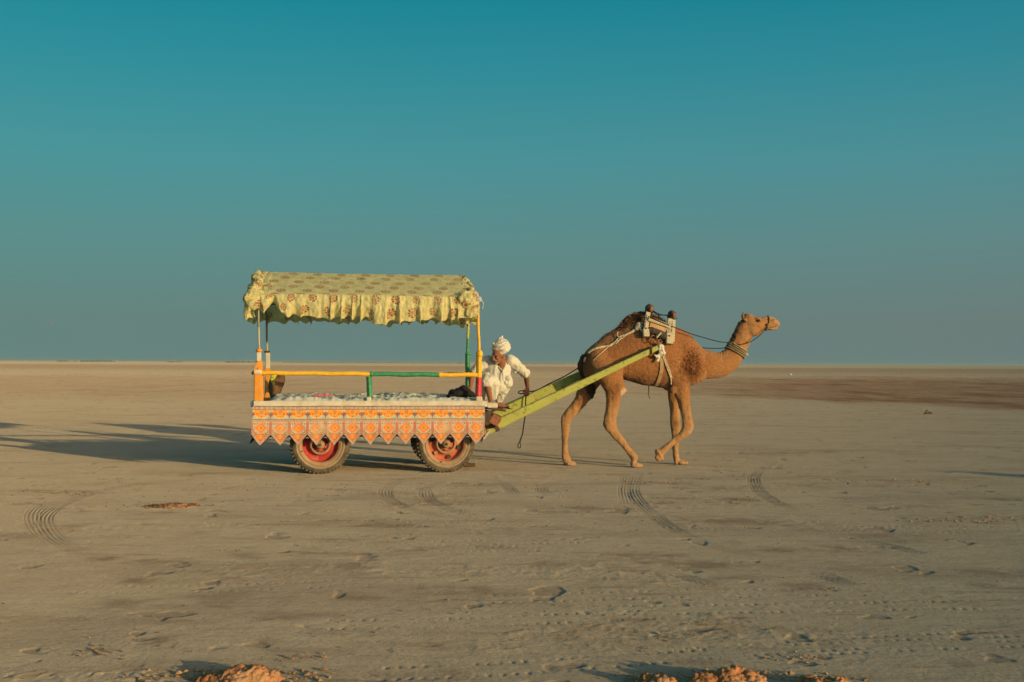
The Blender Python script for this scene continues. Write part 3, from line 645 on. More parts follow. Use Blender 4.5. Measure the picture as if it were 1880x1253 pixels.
for p, m_ in ((r1, 'green_tape'), (r2_, 'yellow_tape')): mesh('tape_knot', ellip(p, (.040, .036, .036)), m_, cart)
fz = (r0[2]+r3[2])/2-.012
wrapped((-1.52, 1.32, fz), (1.2, 1.32, fz), .024, 'green_tape')
wrapped(L(678, 692, -.02), L(678, 729, -.02), .030, 'green_tape', 'short_post', sq=True)
mesh('post_foot', box(L(677, 734, -.03), (.065, .06, .07), bev=.01), 'white_wood', cart, smooth=False)
def sq(name, x, y0, y1, v, wpx, m, par=cart, x1=None, vd=None):
    a = L(x, y0, v); b = L(x1 if x1 is not None else x, y1, v); w_ = wpx/(138 if v < .6 else 130.)
    return mesh(name, beam(b, a, vd or w_, w_), m, par, smooth=False)
# near left post
sq('post', 473.5, 686, 736, -.03, 13, 'orange_wood'); sq('post_cap', 473, 679.5, 686, -.03, 13.5, 'white_wood')
sq('tall_post', 477, 663, 736, .06, 9, 'orange_wood', x1=479); sq('tall_post', 475.5, 647, 663, .06, 8, 'white_wood')
mesh('brace', join([beam(L(475, 665, .03), L(463, 688, .03), .02, .03), beam(L(462, 684, .03), L(470, 685, .03), .03, .02)]), 'orange_wood', cart, smooth=False)
mesh('pole_collar', ellip(L(475.5, 643.5, .06), (.042, .042, .028)), 'orange_wood', cart)
mesh('canopy_pole', tube([L(476, 643, .06), L(474.8, 600, .06)], .0125, 10), 'pale_pole', cart); mesh('canopy_pole', tube([L(474.8, 600, .06), L(474, 556, .06)], .015, 10), 'grey_pole', cart)
# far left post
sq('post', 491.5, 676, 735, 1.3, 8.5, 'orange_wood', x1=490); sq('post', 491.5, 648, 676, 1.3, 8, 'white_wood'); sq('post_cap', 490.5, 644.5, 648, 1.3, 10, 'iron')
mesh('canopy_pole', tube([L(490.5, 646, 1.3), L(490, 630, 1.3)], .014, 10), 'pale_pole', cart); mesh('canopy_pole', tube([L(490, 630, 1.3), L(489, 556, 1.3)], .015, 10), 'grey_pole', cart)
# near right post
wrapped(L(879.5, 646, -.02), L(879, 693, -.02), .034, 'yellow_tape', 'post', sq=True); wrapped(L(879, 693, -.02), L(878.5, 730, -.02), .036, 'red_tape', 'post', sq=True)
mesh('post_foot', box(L(879, 734, -.03), (.085, .08, .08), bev=.012), 'white_wood', cart, smooth=False)
mesh('tape_knot', ellip(L(880.5, 650, -.03), (.042, .04, .055)), 'yellow_tape', cart)
wrapped(L(880, 648, -.02), L(875.5, 545, -.02), .019, 'yellow_tape', 'canopy_pole', pitch=.06)
# far right post
wrapped(L(858.5, 650, 1.3), L(859, 735, 1.3), .030, 'green_tape', 'post', sq=True); mesh('post_cap', box(L(859.5, 650, 1.3), (.085, .08, .03), bev=.008), 'green_tape', cart)
wrapped(L(858.5, 648, 1.3), L(859, 622, 1.3), .021, 'green_tape', 'canopy_pole', pitch=.06); wrapped(L(859, 622, 1.3), L(860.5, 560, 1.3), .019, 'lime_tape', 'canopy_pole', pitch=.06)
# -- canopy
EA, RI = 2.305, 2.655; UMIN, UMAX, VMIN, VMAX = -1.728, 1.188, -.12, 1.42
def canopy_print(a, b, seed=0., soft=.88):
    """a, b: metres on the cloth"""
    col = np.ones(a.shape+(3,))*np.array([.475, .425, .215]); mm = np.clip(.5+n2(a*9+seed, b*9)*.9+.5*n2(a*27, b*22+seed), 0, 1)[..., None]; col = col*(1-mm)+np.array([.40, .375, .19])*mm
    m3 = sst(.1, .6, n2(a*14+3, b*7))[..., None]*.45; col = col*(1-m3)+np.array([.48, .42, .19])*m3
    j = np.round(b/.165); i = np.round((a-j*.11)/.33); cx = i*.33+j*.11+.022*np.sin(i*12.9+j*78.2); cy = j*.165+.016*np.sin(i*37.7+j*11.1); dx = a-cx; dy = b-cy; r = np.hypot(dx, dy)/.062; th = np.arctan2(dy, dx)+i*.7
    pet = (r < 1.0) & (r > .16) & (np.abs(np.sin(th*4.5)) > .42+.2*(1-r)); ring = (np.abs(r-.50) < .05); red = np.array([.20, .040, .026])
    k = (pet & ~ring)[..., None]*soft*(.75+.35*np.clip(n2(a*2+1, b*2)+.5, 0, 1))[..., None]; col = col*(1-k)+red*k; k = (r < .16)[..., None]*.8; col = col*(1-k)+red*k; return col
def roof_z(u, v):
    u = np.asarray(u)
    x = np.clip(1-np.abs(v-.65)/.77, 0, 1); ends = sst(0, .13, u-UMIN)*sst(0, .09, UMAX-u); e2 = .62+.38*ends
    z = EA+(RI-EA)*(x**.92)*e2+.004*n2(u*.9, v*2); z -= .010*np.sin(np.clip((u-UMIN)/(UMAX-UMIN), 0, 1)*np.pi)*x
    pk = np.exp(-((u-UMIN)/.22)**2)+np.exp(-((u-UMAX)/.14)**2); z += pk*(.030*n2(u*14, v*9)+.018*n2(u*30, v*22)); return z+.004*n2(u*9, v*7)
us = np.linspace(UMIN, UMAX, 560); vs = np.linspace(VMIN, VMAX, 230); UU, VV = np.meshgrid(us, vs)
cn = mesh('canopy', grid(np.stack([UU, VV, roof_z(UU, VV)], -1)), 'canopy_cloth', cart); attr(cn, 'print', canopy_print(UU, VV*1.12, 0, .80).reshape(-1, 3))
# ruffle hanging all round the eaves
def ruffle():
    segs = [((UMIN, VMIN), (UMAX, VMIN)), ((UMAX, VMIN), (UMAX, VMAX)), ((UMAX, VMAX), (UMIN, VMAX)), ((UMIN, VMAX), (UMIN, VMIN))]; S = []; P = []; N = []; acc = 0
    for a, b in segs:
        a = np.array(a); b = np.array(b); l = np.hypot(*(b-a)); n = int(l/.0055); t = np.linspace(0, 1, n, endpoint=False); P.append(a+(b-a)*t[:, None]); d = (b-a)/l; N.append(np.repeat([[d[1], -d[0]]], n, 0)); S.append(acc+t*l); acc += l
    P = np.concatenate(P); N = np.concatenate(N); S = np.concatenate(S); k = 13; ker = np.ones(k)/k
    N = np.stack([np.convolve(np.concatenate([N[-k:, i], N[:, i], N[:k, i]]), ker, 'same')[k:-k] for i in (0, 1)], 1)
    P = np.concatenate([P, P[:1]]); N = np.concatenate([N, N[:1]]); S = np.concatenate([S, [acc]])
    per_w = 2*np.pi*round(acc/.205)/acc; fl = S*per_w+2.6*np.sin(S*2*np.pi/acc*7)+1.7*np.sin(S*2*np.pi/acc*13+1)+.9*np.sin(S*2*np.pi/acc*23+2)
    f1 = np.sin(fl); f2 = np.sin(fl*2.0+.8+S*2*np.pi/acc*3); rows = 46; amod = .72+.45*np.sin(S*2*np.pi/acc*9+.5)*np.sin(S*2*np.pi/acc*4); t = np.linspace(0, 1, rows)[:, None]
    near = (np.abs(P[:, 1]-VMIN) < 1e-6); base_len = .30+.03*np.sin(S*1.7)
    uu = P[:, 0]; ln = np.where(near, np.interp(uu, [-1.75, -1.55, -1.42, -1.2, -.9, -.5, 0, .5, .85, 1.05, 1.2], [.27, .22, .16, .30, .33, .34, .36, .35, .34, .30, .2]), .33)
    ln = ln-.02+.042*f1*np.where(near, 1., .6)*amod+.020*f2*np.sin(S*2*np.pi/acc*5)+.045*n2(S*1.9, S*0+4)
    A = (.010+.062*t**.9)*amod[None, :]
    off = A*(f1[None, :]*.75+.33*f2[None, :])+.02*t+.03*np.sin(t*np.pi)
    along = t*.030*np.cos(fl)[None, :]; D = np.stack([-N[:, 1], N[:, 0]], 1)
    X = P[None, :, 0]+N[None, :, 0]*off+D[None, :, 0]*along; Y = P[None, :, 1]+N[None, :, 1]*off+D[None, :, 1]*along
    Z = EA+.004-t*ln[None, :]+.012*n2(X*12, t*2+Y*12)*t
    zr = roof_z(P[:, 0], P[:, 1]); Z += (zr-EA)[None, :]*(1-t)
    X += .006*n2(X*20, Z*20); Y += .010*n2(X*26+5, Z*14+Y*9)
    r_ = mesh('ruffle', grid(np.stack([X, Y, Z], -1)), 'canopy_cloth', cart); SS = np.repeat(S[None, :]*1.22, rows, 0); TT = t*.33+.02+np.zeros_like(SS)
    attr(r_, 'print', canopy_print(SS+UMIN, -TT-.08, 5).reshape(-1, 3)); return r_
ruffle()
# bunched cloth at the four roof corners
for k_, (uu, rr, amp) in enumerate(((UMIN+.075, .060, .030), (UMAX-.045, .032, .014))):   # gathered roll of cloth along each sloping roof end
    vv = np.linspace(-.10, 1.40, 26); P = np.stack([uu+.02*np.sin(vv*9)-.03*(np.abs(vv-.65) > .5), vv, roof_z(np.full(26, uu), vv)+.005], 1)
    V, F, N = remesh([tube(P, rr*(1+.3*np.sin(vv*17+k_)), 14), ellip(P[0]+[.0, -.01, -.05], (.09, .06, .10)), ellip(P[1]+[.03, -.01, .0], (.08, .06, .06))], .011, 2)
    V = V+N*(amp*n3(V*[1, .7, 1], 15)[:, None]+amp*.6*(1-np.abs(n3(V, 30))*2.2)[:, None]); bo = mesh('canopy_bunch', (V, F), 'canopy_cloth', cart); attr(bo, 'print', canopy_print(V[:, 0]*1.2, V[:, 2]+V[:, 1], 9))
for k_, (x, y, v, ru, rz) in enumerate(((858, 551, -.14, .12, .12), (866, 572, -.13, .10, .09), (464, 556, -.13, .10, .10))):
    c = L(x, y, v); V, F, N = remesh([ellip(c, (ru, .05, rz)), ellip(c+[ru*.4, .02, rz*.45], (ru*.6, .05, rz*.5))], .011, 2)
    V = V+N*(.018*np.abs(n3(V, 11+k_))[:, None]*2-.010+.010*n3(V*[1, 1, .5], 30)[:, None]); bo = mesh('canopy_bunch', (V, F), 'canopy_cloth', cart); attr(bo, 'print', canopy_print(V[:, 0]+.05, V[:, 2]+V[:, 1]*.3, 9))
c = L(877, 550, -.06); V, F, N = remesh([ellip(c, (.05, .05, .05)), tube([c+[.03, 0, 0], c+[.07, -.01, -.05], c+[.06, -.02, -.13]], [.022, .014, .01], 8), tube([c+[-.04, 0, -.01], c+[-.06, -.02, -.07]], [.02, .008], 8)], .007, 2)
V = V+N*(.012*n3(V, 40)[:, None]); mesh('rag_tie', (V, F), 'blue_rag', cart)
mesh('roof_bar', join([tube([(-1.58, .65, 2.57), (1.1, .65, 2.57)], .014, 8)]), 'grey_pole', cart)
for u in (-1.60, 1.17): mesh('roof_hoop', tube(smooth_path([(u, .0, 2.24), (u, .30, 2.40), (u, .65, 2.56), (u, 1.0, 2.40), (u, 1.3, 2.24)], 4), .013, 8), 'grey_pole', cart)
for v in (.0, 1.3): mesh('eave_bar', tube([(-1.60, v, 2.25), (1.17, v, 2.25)], .012, 8), 'grey_pole', cart)

# ================================================================== on the cart: bedding, shawl, sack, toy
def bedding():
    u = np.linspace(-1.50, 1.20, 330); v = np.linspace(-.03, 1.30, 120); U_, V_ = np.meshgrid(u, v); eu = np.minimum(sst(-1.50, -1.40, U_), sst(1.20, 1.10, U_)); ev = np.minimum(sst(-.03, .03, V_), sst(1.30, 1.20, V_)); e = eu*ev
    rid = 1-np.abs(n2(U_*3.2+2, V_*3.0)+.4*n2(U_*7, V_*7)); q = 1-np.abs(n2(U_*8+V_*5, V_*6-U_*3)*1.2)
    h = .035+.035*rid**2+.022*q**3+.05*np.clip(n2(U_*1.6+8, V_*1.5), 0, 1)+.008*n2(U_*24, V_*24)
    h += .035*np.exp(-((U_+.95)/.5)**2)*sst(.1, .8, V_)+.03*np.exp(-((U_-.45)/.5)**2)*sst(.1, .7, V_)-.02*np.exp(-((U_+.05)/.12)**2)
    Z = .905+h*e**.5; P = np.stack([U_+.012*n2(V_*9, U_*4), V_+.02*n2(U_*5, V_*3)*e, Z], -1)
    o = mesh('mattress', grid(P), 'sheet', base=(-.15, .63, .9)); return o
tag(bedding(), 'thin mattress under a rumpled white sheet covering the cart bed', 'mattress')
c = L(846, 722, .25)
V, F, N = remesh([ellip(c+[0, .05, 0], (.16, .16, .07)), ellip(c+[.05, .1, .02], (.10, .14, .07)), tube([c+[.08, 0, .0], c+[.18, -.05, -.04]], [.05, .025], 10, r2=[.08, .05]), ellip(c+[-.13, .03, -.04], (.08, .10, .03))], .012, 3)
V = V+N*(.022*n3(V, 9)[:, None]+.010*n3(V, 25)[:, None]); V[:, 2] = np.maximum(V[:, 2], .955)
tag(mesh('shawl', (V, F), 'black_cloth', base=(c[0], c[1], .95)), 'crumpled black shawl heaped on the bed sheet beside the red post', 'shawl')
c = L(505, 706, .85)
V, F, N = remesh([tube([L(503, 730, .9), L(505, 715, .9), L(508, 700, .9), L(511, 688, .9)], [.045, .08, .085, .05], 14, r2=[.15, .22, .2, .1], k=3), ellip(L(514, 698, .9), (.05, .16, .10))], .014, 3)
V = V+N*(.03*n3(V, 7)[:, None]); tag(mesh('sack', (V, F), 'sack', base=(c[0], .9, .94)), 'slumped dark brown sack leaning at the rear of the cart bed', 'sack')
V, F, N = remesh([tube([L(499, 683, .7), L(503, 690, .66), L(499, 698, .66), L(502, 705, .7)], [.02, .035, .03, .015], 10)], .009, 1)
V = V+N*(.016*n3(V, 40)[:, None]); tag(mesh('scarf', (V, F), 'garland', base=(*L(500, 700, .7)[:2], 1.1)), 'yellow and green scarf tied beside the rear orange posts', 'scarf')
tag(mesh('comb', join([box(L(584, 728.5, .0)+[0, 0, .012], (.13, .03, .018), bev=.004), box(L(598, 726.5, .0)+[0, 0, .012], (.03, .03, .035), bev=.006), box(L(605, 728, .0)+[0, 0, .010], (.10, .02, .012), bev=.004)]), 'pink', base=(*L(590, 729, .0)[:2], 1.0), smooth=False), 'small bright pink plastic strip lying on the white sheet', 'plastic strip')

# ================================================================== shafts
def shaft(v0, v1, label, hh=.138):
    a = L(893, 789, v0) if v0 < .5 else L(902, 772, v0); b = L(1207, 638.5, v1) if v0 < .5 else None
    if b is None: b = np.array([3.72, v1, 1.685]); a = np.array([1.33, v0, .575])
    o = thing('cart_shaft', label, 'cart shaft', (a[0], v0, a[2]), 'pair of lime green shafts from the cart to the camel')
    mesh('shaft_beam', beam(a, b, .10, hh, w2=.06, h2=.066), 'lime', o, smooth=False)
    m_ = a+(b-a)*.04; mesh('iron_strap', beam(m_, m_+(b-a)*.02, .112, .168), 'iron', o, smooth=False)
    t = a+(b-a)*.955; mesh('rope_lashing', join([tube([t+(b-a)*.006*i+[0, -.04, -.045], t+(b-a)*.006*i+[0, -.045, .045], t+(b-a)*.006*i+[0, .045, .045], t+(b-a)*.006*i+[0, .04, -.045]], .007, 6) for i in range(2)]), 'dark_wood', o)
    return a, b
sA = shaft(.20, .235, 'lime green timber shaft on the near side, in front of the camel flank')
sB = shaft(1.08, 1.06, 'shaded lime green shaft behind the near one, with the man\'s hand on it', .185)

# ================================================================== camel
CV = .65; CS = 129.
camel = thing('camel', 'tall brown one humped camel walking right, harnessed to the painted cart', 'camel', (3.35, CV, 0))
def leg(st, dv):
    P = []; r = []; r2 = []
    for x, y, rp, lat_, *k in st: P.append(L(x, y, CV+dv+(k[0] if k else 0))); r.append(rp/CS); r2.append(lat_)
    return tube(P, r, 20, r2, lat=(0, 1, 0), k=4)
parts = []
tor = [(1069, 664, 680, .05), (1073, 651, 690, .11), (1080, 641, 697, .17), (1092, 631.5, 706, .225), (1108, 618.5, 704, .25), (1124, 609, 695, .27), (1137, 600, 693, .285), (1147, 588, 697, .295), (1157, 580, 700, .305),
       (1168, 576, 704, .315), (1180, 575, 707, .325), (1195, 578, 709, .33), (1208, 585, 711, .335), (1222, 592, 713.5, .325), (1236, 598, 714, .305), (1248, 603, 713, .28), (1260, 610, 711, .26), (1271, 620, 708, .235), (1281, 631, 704, .20), (1290, 640, 699, .16), (1297, 648, 692, .10)]
T_ = np.array([[*L(x, (t+b)/2, CV)[[0, 2]], (b-t)/2/CS, w] for x, t, b, w in tor]); T_ = smooth_path(T_, 4); nS = 44; V = []; th = np.arange(nS)*2*np.pi/nS
for i, (u, z, h, w) in enumerate(T_):
    sn = np.sin(th); cs = np.cos(th); hump = np.exp(-((u-3.52)/.42)**2)
    wid = w*np.sign(cs)*np.abs(cs)**.85*(1-(.18+.42*hump)*np.clip(sn, 0, 1)**1.3); V.append(np.stack([np.full(nS, u), CV+wid, z+h*sn], -1))
V = np.concatenate(V); F = [(i*nS+j, i*nS+(j+1) % nS, (i+1)*nS+(j+1) % nS, (i+1)*nS+j) for i in range(len(T_)-1) for j in range(nS)]; F += [tuple(range(nS))[::-1], tuple((len(T_)-1)*nS+np.arange(nS))]
parts.append((V, F))
# neck
parts.append(tube([L(x, y, CV) for x, y, *_ in [(1262, 664), (1285, 668.5), (1304, 670.5), (1323, 670), (1338, 662), (1348, 650), (1354.5, 637), (1361, 624), (1366.5, 610), (1371, 597)]],
                  [q/CS for q in (30, 28.5, 26, 23, 21.3, 19.3, 18.3, 18.5, 17.5, 14)], 24, [.20, .17, .14, .12, .105, .098, .092, .088, .085, .08], lat=(0, 1, 0), k=4))
# head
hd = [(1366, 578.5, 604, .075), (1371, 576, 610, .09), (1377, 577, 615, .10), (1384, 580.5, 618, .10), (1391, 583.5, 617, .097), (1399, 582.5, 611.5, .082), (1406, 580.5, 607, .065), (1413, 580.5, 605, .060), (1420, 583, 604, .062), (1425.5, 587, 603, .058), (1429, 591.5, 601.5, .046), (1430.8, 595, 599.5, .02)]
Hh = smooth_path(np.array([[*L(x, (t+b)/2, CV)[[0, 2]], (b-t)/2/CS, w] for x, t, b, w in hd]), 3); V = []
for u, z, h, w in Hh:
    sn = np.sin(th); cs = np.cos(th); V.append(np.stack([np.full(nS, u), CV+w*np.sign(cs)*np.abs(cs)**.8*(1-.25*np.clip(-sn, 0, 1)), z+h*sn], -1))
V = np.concatenate(V); F = [(i*nS+j, i*nS+(j+1) % nS, (i+1)*nS+(j+1) % nS, (i+1)*nS+j) for i in range(len(Hh)-1) for j in range(nS)]; F += [tuple(range(nS))[::-1], tuple((len(Hh)-1)*nS+np.arange(nS))]
parts.append((V, F))
for s in (-1, 1):
    parts.append(ellip(L(1391, 586, CV+s*.075), (.045, .035, .026)))       # brow
    parts.append(ellip(L(1384, 606, CV+s*.072), (.075, .035, .085)))       # cheek
    parts.append(tube([L(1369, 588, CV+s*.075), L(1365, 583, CV+s*.10), L(1364.5, 577, CV+s*.11), L(1366, 573.5, CV+s*.105)], [.028, .034, .024, .007], 10, [.016, .016, .012, .004], k=2))
    parts.append(ellip(L(1420, 590, CV+s*.045), (.045, .025, .035)))       # nostril wing
parts.append(tube([L(1408, 603, CV), L(1418, 604, CV), L(1425, 602.8, CV)], [.028, .027, .018], 12, [.05, .05, .04]))
# legs: pixel outline stations -> metres on each leg's own plane
NH = leg([(1112, 655, 33, .10, .06), (1117, 680, 27, .13), (1124, 702, 20.5, .12), (1128, 715, 19, .105), (1126, 729, 14, .085), (1124.5, 743, 12, .07), (1122, 757, 10.8, .06), (1119.5, 770, 11.2, .055), (1119.5, 780, 11.2, .055), (1126, 793, 8.3, .045), (1137, 806, 7, .038), (1149, 821, 6.2, .036), (1160, 834, 6.4, .038), (1165, 841, 7.5, .045)], -.19)
FH = leg([(1098, 660, 26, .10, -.06), (1090, 685, 24, .12), (1081, 703, 19, .11), (1074, 722, 15.5, .095), (1064, 739, 12, .075), (1052, 754, 10.3, .062), (1041, 767, 9.8, .055), (1038.5, 777, 9, .05), (1038.5, 790, 7.8, .044), (1037, 811, 6.2, .038), (1037, 828, 6, .037), (1038.5, 840, 7, .042), (1041, 847, 7.5, .046)], .19)
NF = leg([(1250, 670, 26, .09, .06), (1247, 692, 21, .11), (1249, 708, 17.5, .10), (1253.5, 728, 13.8, .082), (1256.5, 746, 11, .066), (1260, 762, 9.5, .056), (1262.5, 775, 10.4, .056), (1263, 785, 10.6, .056), (1257, 795, 8.5, .05), (1244, 805.5, 6.6, .042), (1231, 816, 5.6, .037), (1220, 825, 6.4, .04), (1214, 831, 7, .045)], -.17)
FF = leg([(1240, 680, 20, .08, -.06), (1238, 705, 14, .09), (1238.5, 730, 11.5, .075), (1238.8, 757, 9.4, .06), (1239, 773, 10, .056), (1240.5, 788, 9.6, .052), (1240.5, 802, 6.8, .042), (1240, 825, 5.5, .036), (1241, 838, 6.6, .042), (1243, 847, 7.2, .048)], .17)
parts += [NH, FH, NF, FF]
def foot(x, y, v, flat=True):
    c = L(x, y, v); c[2] = .03
    q = [ellip(c+[.01, 0, -.002], (.088, .075, .035)), ellip(c+[.055, -.032, -.004], (.045, .034, .030)), ellip(c+[.055, .032, -.004], (.045, .034, .030)), ellip(c+[-.03, 0, .02], (.05, .05, .04))]
    return q
parts += foot(1167, 850, CV-.19); parts += foot(1044, 850, CV+.19); parts += foot(1250, 850, CV+.17)
c = L(1210.5, 836, CV-.17); Rr = rot_y(rad(-62))   # lifted fore foot, sole turned back
parts += [ellip(c, (.098, .068, .040), rot=Rr), ellip(L(1208, 842, CV-.20), (.05, .032, .034), rot=Rr), ellip(L(1208, 842, CV-.14), (.05, .032, .034), rot=Rr)]
# joints and muscles
for x, y, v, a in ((1264, 781, -.17, (.074, .060, .052)), (1240, 775, .17, (.064, .055, .050)), (1121, 776, -.19, (.078, .052, .055)), (1039, 767, .19, (.062, .050, .055)), (1144, 716, -.19, (.055, .07, .062)), (1118, 781, -.19, (.07, .05, .07)), (1037, 771, .19, (.055, .048, .07)), (1264, 785, -.17, (.072, .054, .07)), (1240, 780, .17, (.06, .052, .07)), (1236, 716, -.20, (.05, .05, .06)), (1264, 668, -.14, (.16, .14, .20)), (1250, 650, -.12, (.16, .16, .22)), (1102, 660, -.10, (.19, .16, .20)), (1102, 660, .10, (.19, .16, .20)), (1250, 655, .12, (.16, .15, .22)), (1232, 712, 0, (.12, .10, .05))):
    parts.append(ellip(L(x, y, CV+v), a))
V, F, N = remesh(parts, .0115, 5, .5)
V[:, 2] = np.maximum(V[:, 2], .004)
for x_, y_ in ((1410, 601.5), (1414, 601.8), (1418, 602), (1422, 601.6), (1427, 600.5), (1421, 588), (1424, 588)):
    q_ = L(x_, y_, CV); V = V-N*(.010*np.exp(-((V[:, 0]-q_[0])/.025)**2-((V[:, 2]-q_[2])/.007)**2)*(np.abs(V[:, 1]-CV) > .012))[:, None]
def near3(p, r):
    return np.exp(-((V[:, 0]-p[0])/r[0])**2-((V[:, 1]-p[1])/r[1])**2-((V[:, 2]-p[2])/r[2])**2)
hump_m = sst(-.02, .10, V[:, 2]-np.interp(V[:, 0], [2.75, 3.0, 3.3, 3.5, 3.7, 3.95, 4.2], [1.68, 1.78, 1.90, 1.96, 1.98, 1.98, 2.2]))*(V[:, 0] > 2.8)*(V[:, 0] < 3.95)
sh = np.clip(near3(L(1268, 672, CV-.22), (.15, .20, .19))*1.6, 0, 1)*sst(CV-.02, CV-.12, V[:, 1]); nape = np.zeros(len(V))
for x, y in ((1352, 590), (1345, 603), (1341, 616), (1337, 629), (1358, 583)): nape = np.maximum(nape, near3(L(x, y, CV), (.07, .11, .075)))
V = V+N*(.012*n3(V, 5)[:, None]*.5+(.004*n3(V, 22)+.0022*n3(V, 45))[:, None]*(1+2.2*np.clip(hump_m+sh+nape, 0, 1))[:, None])
leg_m = sst(1.25, .95, V[:, 2]); V = V+N*((.010*n3(V*[1, 1, .28], 17)+.003*n3(V*[1, 1, .4], 38))*leg_m)[:, None]
nk_m = sst(4.45, 4.55, V[:, 0])*sst(4.95, 4.8, V[:, 0])*sst(1.40, 1.6, V[:, 2]); V = V+N*(.0035*np.sin((V[:, 0]*1.0-V[:, 2]*.25)*2*np.pi/.035+n3(V, 6)*2)*nk_m)[:, None]
fl_m = sst(3.2, 3.4, V[:, 0])*sst(4.1, 3.9, V[:, 0])*sst(1.15, 1.25, V[:, 2])*sst(1.7, 1.5, V[:, 2]); V = V+N*(.006*n3(V*[.5, 1, 1]+V[:, [2, 0, 1]]*.4, 9)*fl_m)[:, None]
# muscle relief and belly creases
V = V+N*(-.010*np.exp(-((V[:, 0]-np.interp(V[:, 2], [.9, 1.3, 1.7], [4.05, 4.10, 4.16]))/.05)**2)*sst(1.0, 1.15, V[:, 2])*sst(1.75, 1.5, V[:, 2])*(V[:, 1] < CV-.1))[:, None]
cm = mesh('body', (V, F), 'coat', camel)
base = np.array([.200, .093, .037]); coat = np.ones((len(V), 3))*base
def blend(k, c, a=1.):
    k = (np.clip(k, 0, 1)*a)[:, None]; coat[:] = coat*(1-k)+np.array(c)*k
blend(.5+n3(V, 2.6)*1.2, (.17, .072, .028), .8); blend(sst(1.05, .7, V[:, 2]), (.245, .135, .062), .85); blend(sst(.16, .04, V[:, 2]), (.27, .155, .085), .9)
blend(sst(.1, .6, n3(V*[1, 1, .35], 4.5)), (.215, .115, .052), .5)
blend(sst(1.45, 1.75, V[:, 2]+.10*n3(V, 5))*(V[:, 0] < 4.35)*sst(4.35, 4.1, V[:, 0]), (.150, .060, .024), .65)
blend(sst(.15, .55, n3(V, 7)+.6*n3(V, 15))*sst(.9, 1.2, V[:, 2])*(V[:, 0] < 4.6), (.135, .056, .023), .5)
blend(sst(1.35, 1.2, V[:, 2])*sst(1.05, 1.2, V[:, 2])*(V[:, 0] > 3.3)*(V[:, 0] < 4.1), (.13, .052, .022), .5)
blend(hump_m, (.125, .052, .023), .85); blend(sh, (.13, .053, .021), .85); blend(nape*1.5, (.05, .026, .018), .85)
blend(near3(L(1145, 722, CV-.25), (.042, .1, .055))*1.6, (.36, .27, .18), .9); blend(near3(L(1134, 712, CV-.27), (.04, .08, .09)), (.10, .045, .022), .7)
blend(near3(L(1240, 778, CV+.12), (.05, .1, .06))*1.2, (.09, .045, .025), .7); blend(near3(L(1264, 792, CV-.17), (.06, .1, .05)), (.26, .17, .11), .7); blend(near3(L(1236, 716, CV-.22), (.035, .1, .05)), (.11, .055, .03), .7)
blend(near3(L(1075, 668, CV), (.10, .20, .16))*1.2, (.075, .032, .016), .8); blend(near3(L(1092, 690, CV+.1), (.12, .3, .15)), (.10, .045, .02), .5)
mz = sst(L(1400, 600, CV)[0], L(1420, 600, CV)[0], V[:, 0]); blend(mz, (.27, .165, .085), .85)
blend(sst(L(1340, 0, CV)[0], L(1370, 0, CV)[0], V[:, 0]), (.23, .125, .055), .35)
pm_ = lambda x, y, s, rx, rz: near3(L(x, y, CV+s*.08), (rx, .09, rz))
for s in (-1, 1):
    blend(pm_(1391.5, 589.5, s, .022, .016)*1.4, (.04, .022, .015), .9); blend(pm_(1387, 585, s, .03, .012), (.09, .035, .02), .7)
    blend(pm_(1422, 587.5, s, .022, .006)*1.3, (.05, .022, .015), .9); blend(pm_(1416, 590, s, .02, .02), (.14, .06, .035), .5)
    for x, y in ((1411, 602), (1414, 602), (1417, 602), (1420, 601.8), (1424, 600.8)): blend(pm_(x, y, s, .012, .005)*1.3, (.06, .03, .02), .9)
    blend(pm_(1376, 585, s, .03, .03), (.15, .06, .03), .5); blend(pm_(1374, 600, s, .012, .08), (.10, .045, .025), .5)
    blend(near3(L(1366, 580, CV+s*.11), (.018, .03, .035)), (.09, .045, .03), .7)
    blend(pm_(1385, 596, s, .04, .03), (.20, .085, .035), .35)
attr(cm, 'coat', coat)
for s in (-1, 1):
    e = mesh('eye', ellip(L(1392, 589.8, CV+s*.094), (.020, .014, .015)), 'eye', camel)
    mesh('eyelid', tube(smooth_path([L(1388.8, 590, CV+s*.096), L(1390.5, 587.4, CV+s*.106), L(1393.5, 587.4, CV+s*.104), L(1395.6, 590, CV+s*.092)], 4), .0065, 8), 'tail', camel)
# shaggy hair
def tufts(mask, n, ln, m_, name, sp=.6):
    p = mask/mask.sum(); idx = RNG.choice(len(V), n, p=p); Vs = []; Fs = []
    d = N[idx]+RNG.normal(size=(n, 3))*sp+np.array([-.3, 0, -.2]); d /= np.linalg.norm(d, axis=1)[:, None]; l = ln*(.5+RNG.random(n)); sdv = np.cross(d, RNG.normal(size=(n, 3))); sdv /= np.linalg.norm(sdv, axis=1)[:, None]
    b = V[idx]-N[idx]*.004; w = .0035+.003*RNG.random(n); mid = b+d*l[:, None]*.55; tip = mid+(d+RNG.normal(size=(n, 3))*.7-np.array([0, 0, .4]))*l[:, None]*.4
    Vt = np.stack([b-sdv*w[:, None], b+sdv*w[:, None], mid+sdv*w[:, None]*.7, mid-sdv*w[:, None]*.7, tip], 1).reshape(-1, 3); k = np.arange(n)[:, None]*5
    F_ = [[int(a) for a in q] for q in (k+np.array([[0, 1, 2, 3]])).tolist()]+[[int(a) for a in q] for q in (k+np.array([[3, 2, 4]])).tolist()]
    return tag(mesh(name, (Vt, F_), m_, camel, smooth=False), kind='stuff')
M['hair_s'] = mat('shoulder_hair', (.15, .064, .026), rough=.95, var=.25, scale=30, bump=0)
